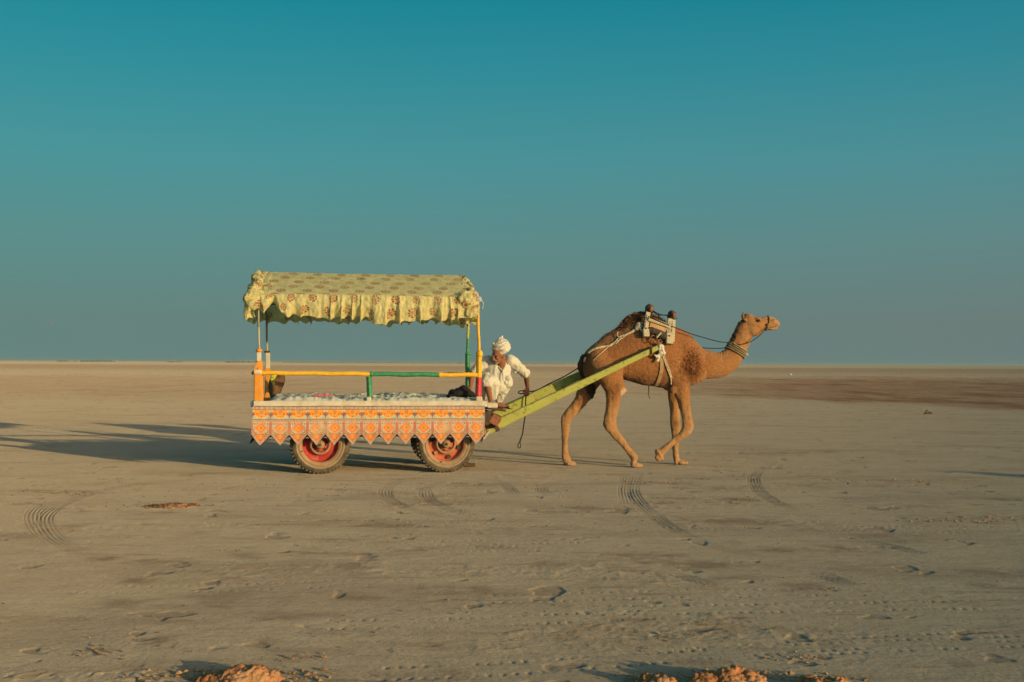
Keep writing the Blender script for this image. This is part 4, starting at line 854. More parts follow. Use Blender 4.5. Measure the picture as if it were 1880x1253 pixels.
tufts(hump_m+1e-9, 5200, .030, 'hair', 'hump_hair'); tufts(sh**1.5+1e-9, 2600, .016, 'hair_s', 'shoulder_hair'); tufts(nape**2+1e-9, 1200, .018, 'tail', 'nape_hair')
# tail
tp = [L(1072, 655, CV), L(1067, 668, CV), L(1069, 684, CV+.02), L(1078, 700, CV+.05), L(1086, 716, CV+.06), L(1086, 732, CV+.07)]
Vt, Ft, Nt = remesh([tube(tp, [.035, .045, .04, .045, .06, .015], 14, [.04, .05, .04, .05, .04, .015], lat=(0, 1, 0), k=4)], .010, 1); Vt = Vt+Nt*(.016*n3(Vt*[1, 1, .25], 45)[:, None]); mesh('tail', (Vt, Ft), 'tail', camel)
mesh('belly_cord', tube([L(1191, 706, CV), L(1191, 720, CV), L(1190.5, 724, CV), L(1193, 732, CV)], [.008, .008, .006, .006], 8), 'rope_b', camel)

# ================================================================== saddle
sad = thing('pack_saddle', 'wooden pack saddle with two dark knobs and stitched white frame strapped on the camel hump', 'saddle', (3.8, CV, 1.9))
def vs_(y, top=.20, bot=.36):  # frame leans outward downwards
    return np.interp(y, [565, 630], [top, bot])
def SP(x, y, s=-1, off=0): return L(x, y, CV+s*(vs_(y)+off))
for s in (-1, 1):
    o_ = 0 if s < 0 else 0
    for (x0, y0, x1, y1, wp) in ((1190, 574, 1185.5, 605, 8), (1231, 586, 1228, 614, 9)):
        mesh('frame_post', beam(SP(x1, y1, s), SP(x0, y0, s), .035, wp/CS, w2=.03), 'saddle_wood', sad, smooth=False)
    for (x0, y0, x1, y1, wp) in ((1185.5, 605, 1186.5, 619, 11), (1229, 613, 1229, 632, 12)):
        mesh('foot_block', beam(SP(x1, y1, s, .012), SP(x0, y0, s, .012), .055, wp/CS), 'saddle_wood', sad, smooth=False)
    mesh('side_board', beam(SP(1237, 588, s, .0), SP(1235, 628, s, -.01), .03, .045), 'saddle_wood', sad, smooth=False)
    mesh('cross_rail', beam(SP(1191, 585.5, s, .035), SP(1231, 600, s, .035), .03, .055), 'saddle_wood', sad, smooth=False)
    mesh('inner_board', beam(SP(1193, 597, s, -.005), SP(1226, 608, s, -.005), .02, .085), 'saddle_tan', sad, smooth=False)
    # blanket stitch of dark thread along rail and posts
    st = []
    for a, b, n in (((1193, 583.5), (1229, 597.5), 15), ((1187.5, 578), (1183.5, 602), 9), ((1234.5, 590), (1232, 611), 8)):
        for i in range(n):
            t = (i+.5)/n; x = a[0]+(b[0]-a[0])*t; y = a[1]+(b[1]-a[1])*t; st.append(box(SP(x, y, s, .052), (.012, .012, .020 if b[0]-a[0] > 10 else .012)))
    mesh('dark_stitching', join(st), 'rope_d', sad, smooth=False)['kind'] = 'stuff'
    V, F, N = remesh([tube([SP(1192, 607, s, -.02), SP(1203, 611, s, -.01), SP(1225, 619, s, -.02)], [.055, .06, .055], 16, k=2)], .008, 1); V = V+N*(.012*n3(V, 45)[:, None]); mesh('stuffed_pad', (V, F), 'pad', sad)
    mesh('under_pad', beam(SP(1182, 606, s, -.06), SP(1234, 625, s, -.06), .05, .16), 'pad', sad, smooth=False)
    if s < 0:
        for x, y in ((1186, 603), (1229, 617)): mesh('peg', ellip(SP(x, y, s, .045), (.012, .012, .012), 10, 8), 'iron', sad)
        mesh('iron_ring', tube(smooth_path([SP(1199+5*math.cos(a), 622+5.5*math.sin(a), s, .05) for a in np.linspace(0, 6.0, 12)], 3), .007, 8), 'rust', sad); mesh('iron_ring', tube(smooth_path([SP(1211+4*math.cos(a), 628+4*math.sin(a), s, .05) for a in np.linspace(0, 6.0, 10)], 3), .007, 8), 'rust', sad)
        mesh('iron_hook', tube(smooth_path([SP(1209, 611, s, .04), SP(1205, 617, s, .07), SP(1205, 624, s, .06), SP(1209, 630, s, .03)], 4), .009, 8), 'iron', sad)
        mesh('wooden_toggle', tube([SP(1206, 620, s, .06), SP(1213, 612, s, .07)], .012, 10), 'saddle_wood', sad)
for (x, y, rx, rz) in ((1192, 567, .055, .065), (1233.5, 578.5, .052, .062)):
    V, F, N = remesh([ellip(L(x, y, CV-.12), (rx, .08, rz)), box(L(x-1, y+5, CV-.10), (.085, .12, .07), bev=.01), tube([L(x, y, CV-.12), L(x, y, CV+.12)], .035, 12), ellip(L(x, y, CV+.12), (rx, .08, rz))], .009, 2)
    V = V+N*(.014*n3(V, 26)[:, None]); mesh('saddle_knob', (V, F), 'dark_wood', sad)
    mesh('knob_cap', ellip(L(x+3, y+1, CV-.19), (.028, .03, .045)), 'rust', sad)
mesh('saddle_cord', join([tube(smooth_path([L(1197, 571, CV-.18), L(1205, 577, CV-.18), L(1210, 578.5, CV-.18), L(1222, 579, CV-.18), L(1228, 578, CV-.18)], 5), .008, 8), tube(smooth_path([L(1198, 570, CV+.1), L(1210, 577, CV), L(1226, 580, CV+.1)], 4), .007, 8),
     tube([L(1209.5, 577, CV-.18), L(1209.5, 588, CV-.22)], .009, 8), tube(smooth_path([L(1230, 582, CV-.2), L(1238, 587, CV-.22), L(1243, 584, CV-.2)], 4), .006, 8), tube(smooth_path([L(1184, 576, CV-.18), L(1192, 575, CV-.2), L(1198, 574, CV-.2)], 3), .008, 8)]), 'rope_d', sad)
# girth: white rag knot, webbing and cords round the belly
gth = thing('girth_strap', 'knotted white cloth girth hanging from the saddle and running under the camel belly', 'girth strap', (3.85, CV, 1.5))
V, F, N = remesh([ellip(L(1213, 640, CV-.37), (.05, .035, .07)), ellip(L(1216, 648, CV-.37), (.045, .035, .05)), tube([L(1211, 634, CV-.37), L(1216, 645, CV-.38), L(1208, 655, CV-.38)], [.03, .035, .02], 10), tube([L(1214, 650, CV-.37), L(1206, 655, CV-.39), L(1202, 652, CV-.39)], [.025, .018, .01], 8), tube([L(1213, 652, CV-.37), L(1207, 664, CV-.375)], [.022, .02], 10, [.012, .008])], .007, 2)
V = V+N*(.016*n3(V, 28)[:, None]+.006*n3(V, 60)[:, None]); mesh('cloth_knot', (V, F), 'white_cloth', gth)
# ---- cords and webbing are wrapped on the body surface
from mathutils.bvhtree import BVHTree
_bv = BVHTree.FromPolygons([tuple(v) for v in (lambda w: w)(np.array([v.co[:] for v in cm.data.vertices])+BASE[camel.name]).tolist()], [tuple(p.vertices) for p in cm.data.polygons])
def on_skin(pts, off=.012, s=-1):
    out = []
    for x, y in pts:
        p = L(x, y, CV+s*.9); d = L(x, y, CV)-p; h = _bv.ray_cast(Vector(p), Vector(d).normalized()); q = np.array(h[0])+np.array(h[1])*off if h[0] is not None else L(x, y, CV+s*.1); out.append(q)
    return np.array(out)
def dense(pts, n=24): return smooth_path(pts, max(2, n//max(1, len(pts)-1)))
def strap_flat(P, w, th_=.006):
    return tube(P, w, 10, [th_]*len(P), lat=None) 
def webbing(P, nrm_off, w):
    """flat strap along P lying on the skin"""
    P = np.array(P); T = np.gradient(P, axis=0); T /= np.linalg.norm(T, axis=1)[:, None]; Vv = []; n = len(P)
    for i in range(n):
        co, nn, _, _ = _bv.find_nearest(Vector(P[i])); nn = np.array(nn); s = np.cross(T[i], nn); s /= np.linalg.norm(s)+1e-9
        for a, b in ((-1, -.3), (-1, 1), (1, 1), (1, -.3)): Vv.append(P[i]+s*a*w/2+nn*b*.004)
    F_ = [(i*4+j, i*4+(j+1) % 4, (i+1)*4+(j+1) % 4, (i+1)*4+j) for i in range(n-1) for j in range(4)]+[(0, 1, 2, 3), tuple((n-1)*4+np.array([3, 2, 1, 0]))]
    return np.array(Vv), F_
mesh('webbing', webbing(on_skin(dense([(1214, 655), (1215, 672), (1213, 688), (1208, 702), (1204, 709)], 24), .008), 0, .050), mat('tan_webbing', (.27, .17, .09), rough=.9, var=.1), gth, smooth=False)
mesh('girth_cord', join([tube(on_skin(dense([(1216, 653), (1221, 667), (1226, 680), (1231, 695), (1233, 705)], 20), .012), .010, 8), tube(on_skin(dense([(1218.5, 653), (1223.5, 667), (1228.5, 680), (1232.5, 693)], 20), .012), .009, 8)]), 'rope_w', gth)
mesh('off_side_webbing', webbing(on_skin(dense([(1214, 630), (1215, 672), (1213, 688), (1208, 702), (1204, 709)], 24), .008, 1), 0, .050), 'rope_w', gth, smooth=False)
# crupper rope
crp = thing('crupper_rope', 'frayed cream rope running from the saddle over the camel rump to its tail', 'rope', (3.3, CV, 1.8))
cp = on_skin(dense([(1180, 601), (1174, 604), (1166, 607), (1157, 612), (1146, 617), (1137, 621), (1130, 629), (1121, 635), (1110, 638), (1096, 641), (1085, 646), (1077, 655), (1074, 664)], 60), .014)
mesh('main_rope', twisted(cp, .015, 3, .10), 'rope_w', crp)
V, F, N = remesh([ellip(on_skin([(1173, 601)], .03)[0], (.05, .03, .05)), ellip(on_skin([(1169, 607)], .03)[0], (.03, .03, .03)), tube(on_skin([(1177, 596), (1173, 603), (1178, 610)], .04), .018, 8)], .007, 1); V = V+N*(.012*n3(V, 40)[:, None]); mesh('rope_knot', (V, F), 'rope_w', crp)
mesh('loose_rope', twisted(on_skin(dense([(1135, 613), (1134, 620), (1140, 623), (1137, 628), (1131, 633)], 20), .03), .008, 2, .08), 'rope_w', crp)
mesh('thin_rope', tube(on_skin(dense([(1170, 607), (1155, 614), (1143, 622), (1133, 627), (1117, 638), (1100, 652), (1090, 662)], 40), .012), .006, 6), 'rope_w', crp)
mesh('off_side_rope', twisted(on_skin(dense([(1180, 601), (1157, 612), (1137, 621), (1110, 638), (1085, 646), (1074, 664)], 50), .014, 1), .015, 3, .10), 'rope_w', crp)
mesh('hump_rope', tube(on_skin(dense([(1188, 582), (1178, 585), (1165, 590), (1152, 597), (1142, 603)], 24), .014), .008, 6), 'rope_d', crp)
mesh('tail_loop', join([tube(smooth_path([L(1079, 650, CV-.16), L(1071, 658, CV-.06), L(1068, 668, CV), L(1071, 658, CV+.06), L(1079, 650, CV+.16)], 4), .018, 8)]), 'rope_d', crp)
# collar
colr = thing('beaded_collar', 'row of pale beaded bands round the camel neck', 'collar', (4.9, CV, 1.7))
def ring(x, y, ang, ru, rv, r, m_, name, n=40, bead=0):
    c = L(x, y, CV); d = np.array([math.cos(ang), 0, math.sin(ang)]); P = [c+d*ru*math.cos(a)+np.array([0, 1, 0])*rv*math.sin(a) for a in np.linspace(0, 2*math.pi, n)]
    Pq = []
    for p in P:
        co, nn, _, _ = _bv.find_nearest(Vector(p)); Pq.append(np.array(co)+np.array(nn)*.010)
    if bead:
        return mesh(name, join([ellip(p, (r, r, r), 7, 5) for p in smooth_path(Pq, 2)]), m_, colr)
    return mesh(name, tube(Pq, r, 6), m_, colr)
for k, t in enumerate((0, .33, .66, 1.)):
    x = 1351-5.5*t+1.5; y = 636+9.5*t; ring(x, y, rad(-30), .155, .11, .0072, 'brass', 'bead_band', bead=1); ring(x-1, y+1.7, rad(-30), .155, .11, .006, 'rope_b', 'band_cord')
mesh('tassel', join([tube([L(1369, 645, CV-.03), L(1373+i, 652+i % 2, CV-.03+.01*i)], .005, 6) for i in range(-2, 2)]), 'rope_w', colr)
# halter
hal = thing('halter', 'thin dark rope halter around the camel muzzle and jaw', 'halter', (5.3, CV, 1.9))
for s in (-1, 1):
    mesh('cheek_rope', tube(on_skin([(1410, 581.5), (1411.5, 586), (1411, 592), (1408, 597), (1408, 601), (1406, 605)], .008, s), .0075, 6), 'rope_d', hal)
    mesh('cheek_knot', ellip(on_skin([(1407, 596.5)], .008, s)[0], (.024, .012, .020), 10, 8), 'tail', hal); mesh('nose_knot', ellip(on_skin([(1411, 587)], .008, s)[0], (.018, .012, .016), 10, 8), 'tail', hal)
mesh('chin_rope', tube([on_skin([(1406, 605)], .008, -1)[0], L(1406, 608, CV), on_skin([(1406, 605)], .008, 1)[0]], .0075, 6), 'rope_d', hal); mesh('nose_band', tube([on_skin([(1410, 581.5)], .008, -1)[0], L(1410, 579.6, CV), on_skin([(1410, 581.5)], .008, 1)[0]], .0075, 6), 'rope_d', hal)
# reins
def taut(pts, r=.006): return tube(smooth_path(pts, 6), r, 6)
HAND = L(966, 722, 1.0)
rein = thing('rein_rope', 'long thin dark rein rope from the man\'s hand past the saddle to the camel head', 'rein', (3.0, CV, 1.5))
mesh('lead_line', join([taut([on_skin([(1407, 600)], .012)[0], L(1397, 614, CV-.13), L(1386, 623, CV-.13), L(1375, 629, CV-.12), L(1362, 632.5, CV-.11), on_skin([(1345, 634)], .012)[0]], .0065),
    taut([on_skin([(1342, 630)], .012)[0], L(1322, 628, CV-.10), L(1295, 621, CV-.16), L(1268, 613, CV-.22), L(1240, 602, CV-.30), L(1215, 592, CV-.32), L(1190, 581, CV-.30)], .0065),
    taut([L(1335, 639, CV+.05), L(1310, 640, CV+.08), L(1285, 637, CV+.16), L(1270, 622, CV+.2)], .006)]), 'rope_d', rein)
mesh('hand_line', join([taut([HAND+[0, 0, .02], L(985, 717, 1.06), L(1010, 704, 1.06), L(1035, 692, 1.03), L(1052, 682, .98), L(1066, 673, .8), L(1073, 668, CV-.02)], .0085)]), 'rope_d', rein)
coil = thing('coiled_rope', 'short black rope looped in the man\'s fist with its end dangling below the shaft', 'rope', (2.0, 1.0, 1.0))
mesh('hand_loop', tube([HAND+[-.06+.055*math.cos(a), -.02, .012+.022*math.sin(a)] for a in np.linspace(0, 2*math.pi, 20)], .008, 8), 'rope_d', coil)
mesh('dangling_end', join([taut([HAND+[0, -.02, 0], L(965, 738, .98), L(965, 756, .97), L(962, 778, .97), L(959, 798, .97), L(955, 808, .97)], .0095), tube(smooth_path([L(956, 807, .97), L(951.5, 816, .97), L(951, 821, .97), L(953.5, 823, .97), L(956, 820, .97), L(955, 812, .97), L(957, 806, .97)], 4), .0065, 6)]), 'rope_d', coil)

# ================================================================== man
man = thing('person', 'man in white turban and loose white clothes perched between the cart front and the shafts', 'person', (1.55, .5, .9))
MV = .48
parts = []
hc = L(915.5, 653, MV-.12); FD = np.array([-.80, -.60, -.12]); FD /= np.linalg.norm(FD); SDv = np.cross([0, 0, 1], FD); SDv /= np.linalg.norm(SDv); UPv = np.cross(FD, SDv); HR = np.stack([FD, SDv, UPv], 1)   # columns face, side, up
def H(f, s, u): return hc+HR@np.array([f, s, u])
parts += [ellip(H(-.005, 0, .025), (.098, .075, .098), rot=HR), ellip(H(.022, 0, -.045), (.068, .056, .070), rot=HR), ellip(H(.066, 0, -.088), (.024, .026, .022), rot=HR), tube([H(.088, 0, .012), H(.105, 0, -.012), H(.112, 0, -.034)], [.009, .013, .016], 8), ellip(H(.098, 0, -.060), (.010, .022, .006), rot=HR), ellip(H(.096, 0, -.070), (.010, .020, .006), rot=HR), ellip(H(.082, 0, .018), (.018, .050, .008), rot=HR)]
for s in (-1, 1): parts += [ellip(H(.066, s*.036, -.026), (.026, .022, .024), rot=HR), ellip(H(-.008, s*.074, -.015), (.016, .008, .030), rot=HR), ellip(H(.096, s*.013, -.035), (.010, .009, .008), rot=HR)]
nk = L(919.5, 673, MV-.02)
parts.append(tube([H(-.02, 0, -.04), L(920, 672, MV-.05), L(918, 683, MV+.02)], [.055, .056, .075], 14, k=2))
# trunk and pelvis (under the clothes)
parts.append(tube([L(915, 668, MV+.02), L(915, 684, MV+.02), L(914, 698, MV+.05), L(912, 708, MV+.08)], [.15, .14, .12, .13], 18, [.09, .10, .10, .11], lat=(0, 1, 0), k=3))
AR = [L(938, 664, MV+.02), L(952, 674, MV+.16), L(964, 686, MV+.28), L(967, 700, .90), L(968.5, 713, .985)]
parts.append(tube(AR, [.052, .048, .042, .036, .026], 12, k=3))
AL = [L(895, 664, MV+.02), L(882, 672, MV+.0), L(869, 682, MV-.03), L(865.5, 696, MV-.1), L(864, 709, MV-.14)]
parts.append(tube(AL, [.052, .048, .040, .034, .026], 12, k=3))
def hand(w, d, palm_n, size=1., curl=.5):
    """w wrist, d direction of the palm, palm_n normal facing the held thing"""
    d = np.array(d, float); d /= np.linalg.norm(d); n = np.array(palm_n, float); n -= d*(n@d); n /= np.linalg.norm(n); s = np.cross(d, n); out = [tube([w-d*.02, w+d*.03, w+d*.075], [.024, .034, .038], 10, [.017, .017, .014], lat=n)]
    for k, (o_, ln) in enumerate(((-.030, .066), (-.010, .076), (.010, .072), (.029, .058))):
        a = w+d*.070+s*o_; p = [a, a+d*ln*.42*math.cos(curl*.5)+n*ln*.42*math.sin(curl*.5)]; p.append(p[-1]+d*ln*.33*math.cos(curl*1.6)+n*ln*.33*math.sin(curl*1.6)); p.append(p[-1]+d*ln*.26*math.cos(curl*2.4)+n*ln*.26*math.sin(curl*2.4)); out.append(tube(p, [.0095, .009, .0085, .007], 8))
    a = w+d*.022-s*.026; out.append(tube([a, a+d*.030-s*.024+n*.010, a+d*.056-s*.026+n*.026], [.013, .011, .009], 8)); return out
parts += hand(AR[-1], (-.15, -.35, -.85), (-.2, 1, -.1), curl=.7)
parts += hand(AL[-1], (-.35, -.2, -.7), (0, .6, -.6), curl=.3)
# legs: near shin comes down to the step, other leg folded behind
LR = [L(908, 706, MV+.08), L(902, 701, MV-.06), L(894, 703, MV-.18), L(897, 718, MV-.18), L(901, 737, MV-.17)]
parts.append(tube(LR, [.085, .07, .052, .042, .030], 12, k=3))
fr = L(902, 742, MV-.17); parts += [tube([fr+[-.02, 0, .005], fr+[.05, -.02, -.012], fr+[.13, -.04, -.030]], [.034, .032, .020], 12, [.034, .040, .044], lat=(0, 1, 0), k=2)]
for k in range(5): parts.append(ellip(fr+[.155-.008*k, -.075+.018*k, -.036], (.018, .009, .010), 8, 6))
LL = [L(922, 706, MV+.1), L(929, 702, MV+.02), L(933, 703, MV-.02), L(926, 720, MV+.06), L(917, 738, MV+.1)]
parts.append(tube(LL, [.085, .07, .052, .044, .030], 12, k=3)); fl = L(917, 743, MV+.1); parts.append(tube([fl+[-.03, 0, 0], fl+[.06, 0, -.02], fl+[.12, 0, -.035]], [.034, .03, .018], 12, [.034, .04, .042], lat=(0, 1, 0)))
V, F, N = remesh(parts, .0062, 2, .5); bd = mesh('body', (V, F), 'skin', man)
for s in (-1, 1): mesh('eye', ellip(H(.083, s*.030, -.006), (.008, .011, .007), 10, 8), 'eye', man); mesh('eyebrow', tube([H(.094, s*.014, .014), H(.094, s*.034, .020), H(.080, s*.052, .012)], [.005, .007, .004], 8), 'beard', man)
mesh('moustache', join([tube([H(.106, 0, -.049), H(.100, s*.022, -.054), H(.084, s*.040, -.066)], [.010, .010, .005], 8) for s in (-1, 1)]), 'beard', man)
Vb, Fb, Nb = remesh([ellip(H(.060, 0, -.098), (.030, .034, .015), rot=HR), ellip(H(.040, 0, -.090), (.030, .040, .014), rot=HR)], .006, 1); Vb = Vb+Nb*(.004*n3(Vb, 90)[:, None]); mesh('beard', (Vb, Fb), 'beard', man)
# turban
tc_ = L(919.5, 637.5, MV-.09); tparts = [ellip(tc_, (.108, .105, .108)), ellip(tc_+[.01, 0, .03], (.09, .09, .09))]
tn = np.array([-.42, -.25, .87]); tn /= np.linalg.norm(tn); ta = np.cross(tn, [0, 1, 0]); ta /= np.linalg.norm(ta); tb = np.cross(tn, ta)
for k, (h, rr, tw, tilt) in enumerate(((-.055, .108, .026, 0), (-.028, .113, .028, .25), (.0, .112, .028, -.3), (.028, .104, .027, .2), (.055, .086, .026, -.2), (-.01, .118, .018, .6))):
    tn2 = tn+ta*tilt*.5+tb*tilt*.3; tn2 /= np.linalg.norm(tn2); a1 = np.cross(tn2, [0, 1, 0]); a1 /= np.linalg.norm(a1); b1 = np.cross(tn2, a1)
    tparts.append(tube([tc_+tn*h+a1*rr*math.cos(a)+b1*rr*math.sin(a) for a in np.linspace(0, 2*math.pi, 28)], tw*.72, 8, cap=False))
tparts += [tube([tc_+[.0, 0, .09], tc_+[.005, -.01, .125], tc_+[.018, -.01, .150]], [.035, .026, .012], 10), ellip(tc_+[-.012, -.01, .115], (.03, .025, .02)), tube([tc_+[-.09, -.02, .02], tc_+[-.115, -.02, .045], tc_+[-.122, -.02, .035]], [.03, .018, .008], 8)]
V, F, N = remesh(tparts, .0055, 1, .5); V = V+N*(.006*n3(V*[1, 1, 1], 22)[:, None]+.003*n3(V, 55)[:, None]); mesh('turban', (V, F), 'white_cloth', man)
# kurta
kp = [tube([L(917, 668, MV+.03), L(916, 674, MV+.01), L(915, 684, MV), L(913, 695, MV+.02), L(911, 705, MV+.03)], [.145, .160, .160, .170, .185], 24, [.080, .100, .115, .13, .15], lat=(0, 1, 0), k=3),
      tube([L(899, 662, MV+.04), L(917, 663, MV+.06), L(936, 662, MV+.04)], [.048, .050, .050], 16, [.06, .06, .06], k=2),
      tube([L(936, 662, MV+.02), L(944, 667, MV+.08), L(954, 676, MV+.18), L(964, 686, MV+.27)], [.075, .072, .066, .060], 14, k=3), ellip(L(963.5, 685, MV+.27), (.070, .06, .045), rot=rot_y(rad(20))),
      tube([L(897, 663, MV+.02), L(888, 669, MV+.0), L(877, 677, MV-.02), L(871, 682, MV-.03)], [.075, .070, .064, .058], 14, k=3), tube([L(948, 676, MV+.15), L(945, 684, MV+.14)], [.03, .012], 8)]
for x, y, r_ in ((931, 694, .05), (926, 703, .04), (892, 692, .06)): kp.append(ellip(L(x, y, MV-.02), (r_, .10, r_)))
V, F, N = remesh(kp, .0075, 3, .5)
def folds(V, N, a=1.):
    q = V*[1, .8, .38]+V[:, [2, 1, 0]]*[.25, 0, 0]; w_ = q+.03*np.stack([n3(V, 6), n3(V+5, 6), n3(V+9, 6)], -1); r_ = 1-np.abs(n3(w_, 13))*2.2; return V+N*((.009*r_+.004*(1-np.abs(n3(w_+3, 24))*2.4))*a)[:, None]
V = folds(V, N)
# open V neck
dn = np.abs((V-nk)@SDv); cut = (V[:, 1] < nk[1]+.02) & (V[:, 2] > nk[2]-.10) & (np.abs(V[:, 0]-nk[0]-.002) < np.minimum(.055+.55*(V[:, 2]-nk[2]), .062)) 
keep = ~cut[np.asarray(F)].all(1) if isinstance(F, np.ndarray) else None
kt = mesh('shirt', (V, F[keep] if keep is not None else F), 'white_cloth', man)
mesh('collar', join([tube([nk+[-.055, -.03, .02], nk+[-.035, -.085, -.015], nk+[.005, -.115, -.06]], [.012, .012, .008], 8, k=2), tube([nk+[.06, -.02, .02], nk+[.045, -.085, -.01], nk+[.010, -.115, -.06]], [.014, .013, .008], 8, k=2)]), 'white_cloth', man)
mesh('placket', tube([nk+[.008, -.125, -.06], nk+[.012, -.14, -.12], nk+[.012, -.145, -.19]], [.008, .010, .008], 8), 'white_cloth', man)
mesh('neck_skin', tube([nk+[-.005, -.045, .01], nk+[.0, -.085, -.03], nk+[.006, -.112, -.065]], [.042, .030, .010], 12), 'skin', man)
# dhoti
dp = [tube([L(911, 704, MV+.06), L(903, 701, MV-.08), L(894, 702, MV-.16)], [.11, .10, .085], 16, k=2), tube([L(920, 703, MV+.08), L(929, 701, MV+.0), L(932, 704, MV-.02)], [.11, .095, .07], 16, k=2),
      tube([L(889, 703, MV-.13), L(886, 716, MV-.10), L(889, 731, MV-.04)], [.045, .05, .02], 12, [.04, .03, .02], k=2), tube([L(905, 705, MV-.10), L(906, 718, MV-.08), L(905, 731, MV-.04)], [.075, .075, .045], 14, [.05, .04, .03], k=2),
      tube([L(930, 705, MV+.0), L(924, 716, MV+.05), L(919, 727, MV+.08), L(916, 735, MV+.1)], [.07, .07, .058, .048], 14, k=2), tube([L(905, 709, MV+.1), L(906, 722, MV+.12)], [.12, .09], 14)]
V, F, N = remesh(dp, .0075, 3, .5); V = folds(V, N, 1.05); mesh('dhoti', (V, F), 'white_cloth', man)
mesh('sandal', join([beam(fr+[-.06, 0, -.030], fr+[.16, -.035, -.062], .085, .016), tube([fr+[.05, -.06, -.03], fr+[.06, -.03, .015], fr+[.06, .02, -.03]], .008, 8)]), 'iron', man, smooth=False)
mesh('sandal', join([beam(fl+[-.06, 0, -.030], fl+[.15, 0, -.058], .085, .016)]), 'iron', man, smooth=False)
# narrow footboard the man's feet rest on
mesh('footboard', join([box((1.47, .50, fr[2]-.065), (.30, .70, .03), rot=rot_y(rad(-8)), bev=.006)]), 'dark_wood', cart, smooth=False)

# ================================================================== small things on the ground
def clod_mesh(x, y, wpx, hpx, dep, seed):
    p = G(x, y); sc = F_PX/np.linalg.norm(p-CAM); rx = wpx/2/sc; rz = hpx/sc; R2 = np.random.default_rng(seed); ps = []
    for i in range(9 if wpx > 80 else 6):
        t = R2.uniform(-.8, .8); k = R2.uniform(.25, .5); ps.append(ellip((t*rx, R2.uniform(-.5, .5)*dep, 0), (rx*k, dep*R2.uniform(.4, .75), rz*R2.uniform(.45, .8)*(1-.4*abs(t)))))
    ps.append(ellip((0, 0, -.004), (rx, dep, rz*.35))); V, F, N = remesh(ps, .0045 if y > 1000 else .010, 9, .6)
    V = V+N*(.008*n3(V, 14)+.008*np.abs(n3(V+seed, 30))*2+.007*n3(V, 55)+.004*n3(V, 110))[:, None]; return (V, F), p
CL = [(436, 1248, 160, 34, .10, 1, 'broad orange earth clod at the bottom left, the largest in view'), (1202, 1260, 72, 36, .07, 2, 'round orange earth clod at the bottom, left of the long one'), (1342, 1258, 118, 44, .10, 3, 'long ragged orange earth clod in the middle of the bottom right three'),
      (1503, 1266, 100, 30, .09, 4, 'low orange earth clod at the bottom, rightmost of three'), (315, 930, 98, 5, .16, 5, 'flat orange crumbled earth patch left of centre below the cart shadow')]
for x, y, w_, h_, dep, sd_, lab in CL:
    (V, F), p = clod_mesh(x, y, w_, h_, dep, sd_); o = mesh('earth_clod', (V, F), 'clod', world=True); o.location = p; tag(o, lab, 'earth clod', 'orange earth clods')
# loose crumbs scattered about
def crumbs():
    base_v = np.array([(1, 0, 0), (-1, 0, 0), (0, 1, 0), (0, -1, 0), (0, 0, 1), (0, 0, -1)], float); bf = [(0, 2, 4), (2, 1, 4), (1, 3, 4), (3, 0, 4), (2, 0, 5), (1, 2, 5), (3, 1, 5), (0, 3, 5)]; Vs = []; Fs = []; n = 0
    cl = [(432, 1240, 130, 12, 420, .013), (1200, 1248, 60, 9, 160, .012), (1342, 1242, 90, 10, 320, .013), (1500, 1250, 70, 8, 200, .012), (315, 929, 60, 4, 160, .013), (170, 1196, 45, 9, 60, .010), (560, 1208, 40, 6, 40, .010), (1465, 1210, 60, 8, 70, .010), (1230, 1168, 50, 6, 50, .009),
          (1215, 886, 60, 3, 60, .014), (1360, 918, 70, 5, 70, .014), (1790, 955, 120, 6, 170, .015), (580, 941, 50, 2, 40, .012), (130, 905, 90, 4, 60, .013), (1680, 885, 110, 4, 90, .016), (420, 1012, 40, 3, 30, .010), (1060, 905, 60, 3, 30, .013), (270, 928, 90, 6, 60, .011), (940, 1050, 900, 150, 1500, .007), (940, 900, 900, 40, 900, .009)]
    for x, y, sx, sy, k, r in cl:
        for _ in range(k):
            px = x+RNG.normal()*sx*.6; py = y+RNG.normal()*sy*.6
            if py < 690 or (462 < px < 900 and 690 < py < 872): continue
            p = G(px, py); rr = r*(.22+RNG.random()**3*.8); q = base_v*rr*[1+RNG.random()*.8, 1+RNG.random()*.8, .5+RNG.random()*.5]*(.7+.6*RNG.random((6, 1))); a = RNG.random()*6.28; c_, s_ = math.cos(a), math.sin(a); q = q@np.array([[c_, s_, 0], [-s_, c_, 0], [0, 0, 1]])
            Vs.append(q+p+[0, 0, rr*.25]); Fs += [(i+n, j+n, k2+n) for i, j, k2 in bf]; n += 6
    return np.concatenate(Vs), Fs
tag(mesh('loose_crumbs', crumbs(), 'crumb', world=True, smooth=False), 'loose crumbs of orange earth scattered over the plain', 'gravel', kind='stuff')
# twig heap far right
p = G(1703, 761); Vp = []; KS = .42
for (a, b, r_) in (((-.22, 0, .06), (-.02, 0, .26), .05), ((-.25, 0, .06), (.28, .05, .08), .055), ((.0, .1, .05), (.12, 0, .18), .04), ((-.1, -.1, .07), (.3, 0, .12), .035)): Vp.append(tube([a, (np.array(a)+b)/2+[0, .03, .02], b], r_, 8))
V, F, N = remesh(Vp, .02, 1); V = (V+N*(.03*n3(V, 7)[:, None]))*KS; o = mesh('driftwood', (V, F), 'debris', world=True); o.location = p; tag(o, 'small dark twisted stump lying on the pale plain at the right', 'dead branch')
p = G(1451, 689.0); o = mesh('pale_stone', ellip((0, 0, .08), (.22, .2, .11), 10, 8), 'white_cloth', world=True); o.location = p; tag(o, 'tiny pale stone on the plain right of the camel head', 'stone')

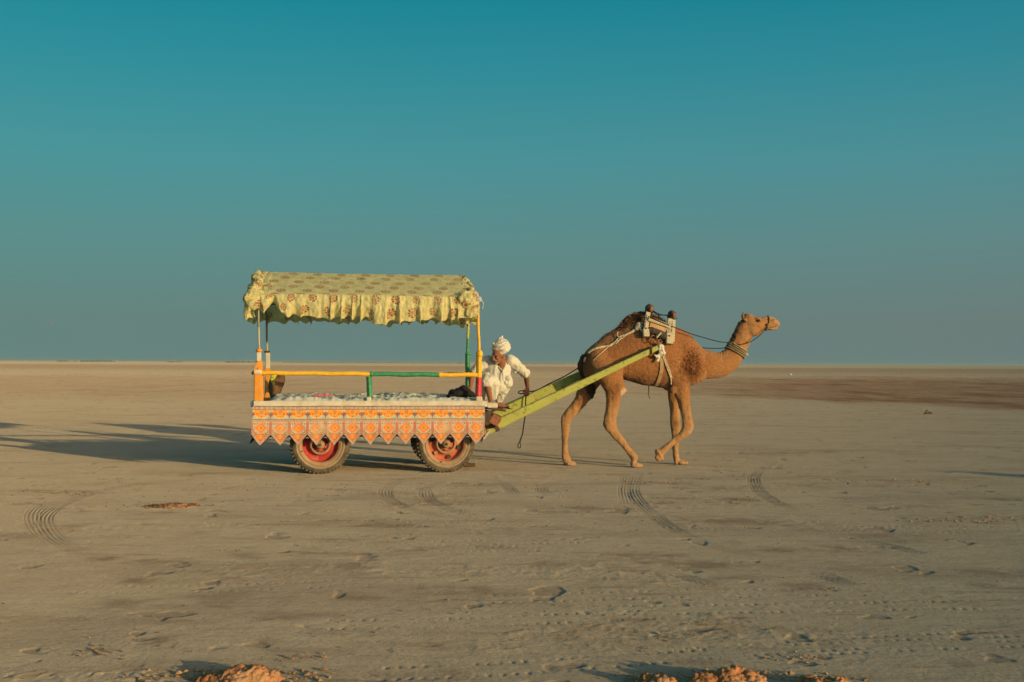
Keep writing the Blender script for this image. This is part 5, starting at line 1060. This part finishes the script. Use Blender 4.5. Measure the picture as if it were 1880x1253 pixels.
# ================================================================== far settlement on the left horizon
def far(px, D): q = ray(px, 660); return q[0]/q[1]*D
def hut(px, D, w_, h_, label, tent=False, mt='far_white'):
    x = far(px, D); o = bpy.data.objects.new('white_tent' if tent else 'flat_roofed_house', None); COL.objects.link(o); w_ *= .8; h_ *= .75; o.location = (x, D, -.04); BASE[o.name] = np.zeros(3)
    tag(o, label, 'tent' if tent else 'house', 'distant settlement on the left horizon')
    def add(nm, VF, m_): mesh(nm, VF, m_, o, smooth=False)
    if tent:
        add('tent_wall', box((0, 0, h_*.22), (w_, w_, h_*.44)), mt)
        V = np.array([[-w_*.55, -w_*.55, h_*.44], [w_*.55, -w_*.55, h_*.44], [w_*.55, w_*.55, h_*.44], [-w_*.55, w_*.55, h_*.44], [0, 0, h_]]); add('tent_roof', (V, [(0, 1, 4), (1, 2, 4), (2, 3, 4), (3, 0, 4), (3, 2, 1, 0)]), mt)
        add('doorway', box((0, -w_*.5-.05, h_*.16), (w_*.2, .1, h_*.3)), 'glass')
    else:
        add('wall', box((0, 0, h_*.46), (w_, w_*.6, h_*.92)), mt); add('roof', box((0, 0, h_*.96), (w_*1.06, w_*.66, h_*.08)), mt)
        for i in (-1, 1): add('window', box((i*w_*.28, -w_*.3-.06, h_*.5), (w_*.12, .12, h_*.28)), 'glass')
        add('door', box((0, -w_*.3-.06, h_*.3), (w_*.1, .12, h_*.56)), 'glass')
D0 = 1500.
for px, w_, h_, tn_, lab, m_ in ((130, 9, 2.6, 0, 'pale low house at the left end of the distant settlement', 'far_white'), (140, 7, 2.2, 0, 'second pale low house from the left on the horizon', 'far_white'), (172, 5, 3., 1, 'small white tent above the dark scrub on the left horizon', 'far_white'),
        (212, 6, 4.2, 1, 'white tent right of the dark scrub on the left horizon', 'far_white'), (318, 7.5, 4.8, 1, 'lone bright white tent midway along the left horizon', 'far_white'), (421, 7, 3.0, 0, 'pale house at the left edge of the horizon cluster beside the cart', 'far_white'), (443, 8, 3.0, 0, 'pale house in the middle of the horizon cluster beside the cart', 'far_white'), (452, 7, 4.8, 1, 'white tent in the horizon cluster beside the cart', 'far_white'), (460, 12, 3.6, 0, 'long pale house nearest the cart on the left horizon', 'far_white')):
    hut(px, D0, w_, h_, lab, bool(tn_), m_)
def scrub(px0, px1, h_, label):
    n = int(60*(px1-px0)/40)+10; parts = []
    for i in range(n):
        x = far(px0+(px1-px0)*random.random(), D0); r_ = h_*(.4+.5*random.random()); parts.append(ellip((x, D0+random.uniform(-10, 10), r_*.5), (r_*1.8, r_, r_*.75), 8, 6))
    V, F = join(parts); V = V+(.25*n3(V, .7))[:, None]; tag(mesh('scrub_line', (V, F), 'far_dark', world=True), label, 'scrub', kind='stuff')
scrub(112, 122, 1.6, 'dark low scrub at the far left of the horizon'); scrub(153, 200, 2.0, 'dark low scrub line on the left horizon'); scrub(312, 328, 1.3, 'dark scrub beside the lone tent on the horizon'); scrub(416, 476, 1.8, 'dark scrub behind the houses near the cart on the horizon'); scrub(520, 860, .8, 'faint low scrub seen through the cart on the horizon'); scrub(900, 1060, .7, 'faint low scrub between man and camel on the horizon')
# tiny kite in the sky
kp_ = CAM+ray(92, 595)*220; V = .62*np.array([[-.25, 0, .35], [.30, 0, .38], [.28, .05, -.28], [-.22, .05, -.22], [0, -.2, .05]]); o = mesh('kite', (V, [(0, 1, 4), (1, 2, 4), (2, 3, 4), (3, 0, 4)]), 'kite', world=True, smooth=False); o.location = kp_; tag(o, 'tiny orange speck of a kite high in the left sky', 'kite')

# a turbaned bystander right of the picture, whose long shadow reaches into it
tip = G(1768, 867)[:2]; Hh_ = 1.72; ddir = np.array([math.sin(SUN_AZ), math.cos(SUN_AZ)]); bp2 = tip+ddir*Hh_/math.tan(SUN_EL)
parts = [ellip((0, 0, 1.56), (.09, .10, .12)), ellip((0, 0, 1.62), (.22, .22, .12)), ellip((0, 0, 1.52), (.30, .30, .10)), tube([(0, 0, 1.48), (0, 0, 1.40)], .06, 12), tube([(0, 0, 1.38), (0, 0, 1.15), (0, 0, .85), (0, 0, .55)], [.20, .18, .20, .24], 18, [.11, .13, .14, .17], lat=(0, 1, 0), k=3)]
for s in (-1, 1):
    parts += [tube([(s*.20, 0, 1.36), (s*.26, .02, 1.10), (s*.27, -.05, .86)], [.065, .055, .035], 12, k=3), tube([(s*.1, 0, .7), (s*.12, 0, .45), (s*.12, 0, .08)], [.11, .08, .05], 12, k=3), tube([(s*.12, .04, .045), (s*.12, -.16, .03)], [.045, .035], 10), tube([(s*.27, -.05, .86), (s*.27, -.08, .74)], [.035, .02], 8)]
V, F, N = remesh(parts, .014, 3); o = mesh('person', (V, F), 'white_cloth', world=True); o.location = (bp2[0], bp2[1], 0); o.rotation_euler = (0, 0, rad(40)); tag(o, 'bystander in pale clothes standing far right, only the tip of the shadow reaches the picture', 'person')
TRIS = sum(len(o.data.loops)-2*len(o.data.polygons) for o in bpy.data.objects if o.type == 'MESH')
print('TRIS', TRIS)
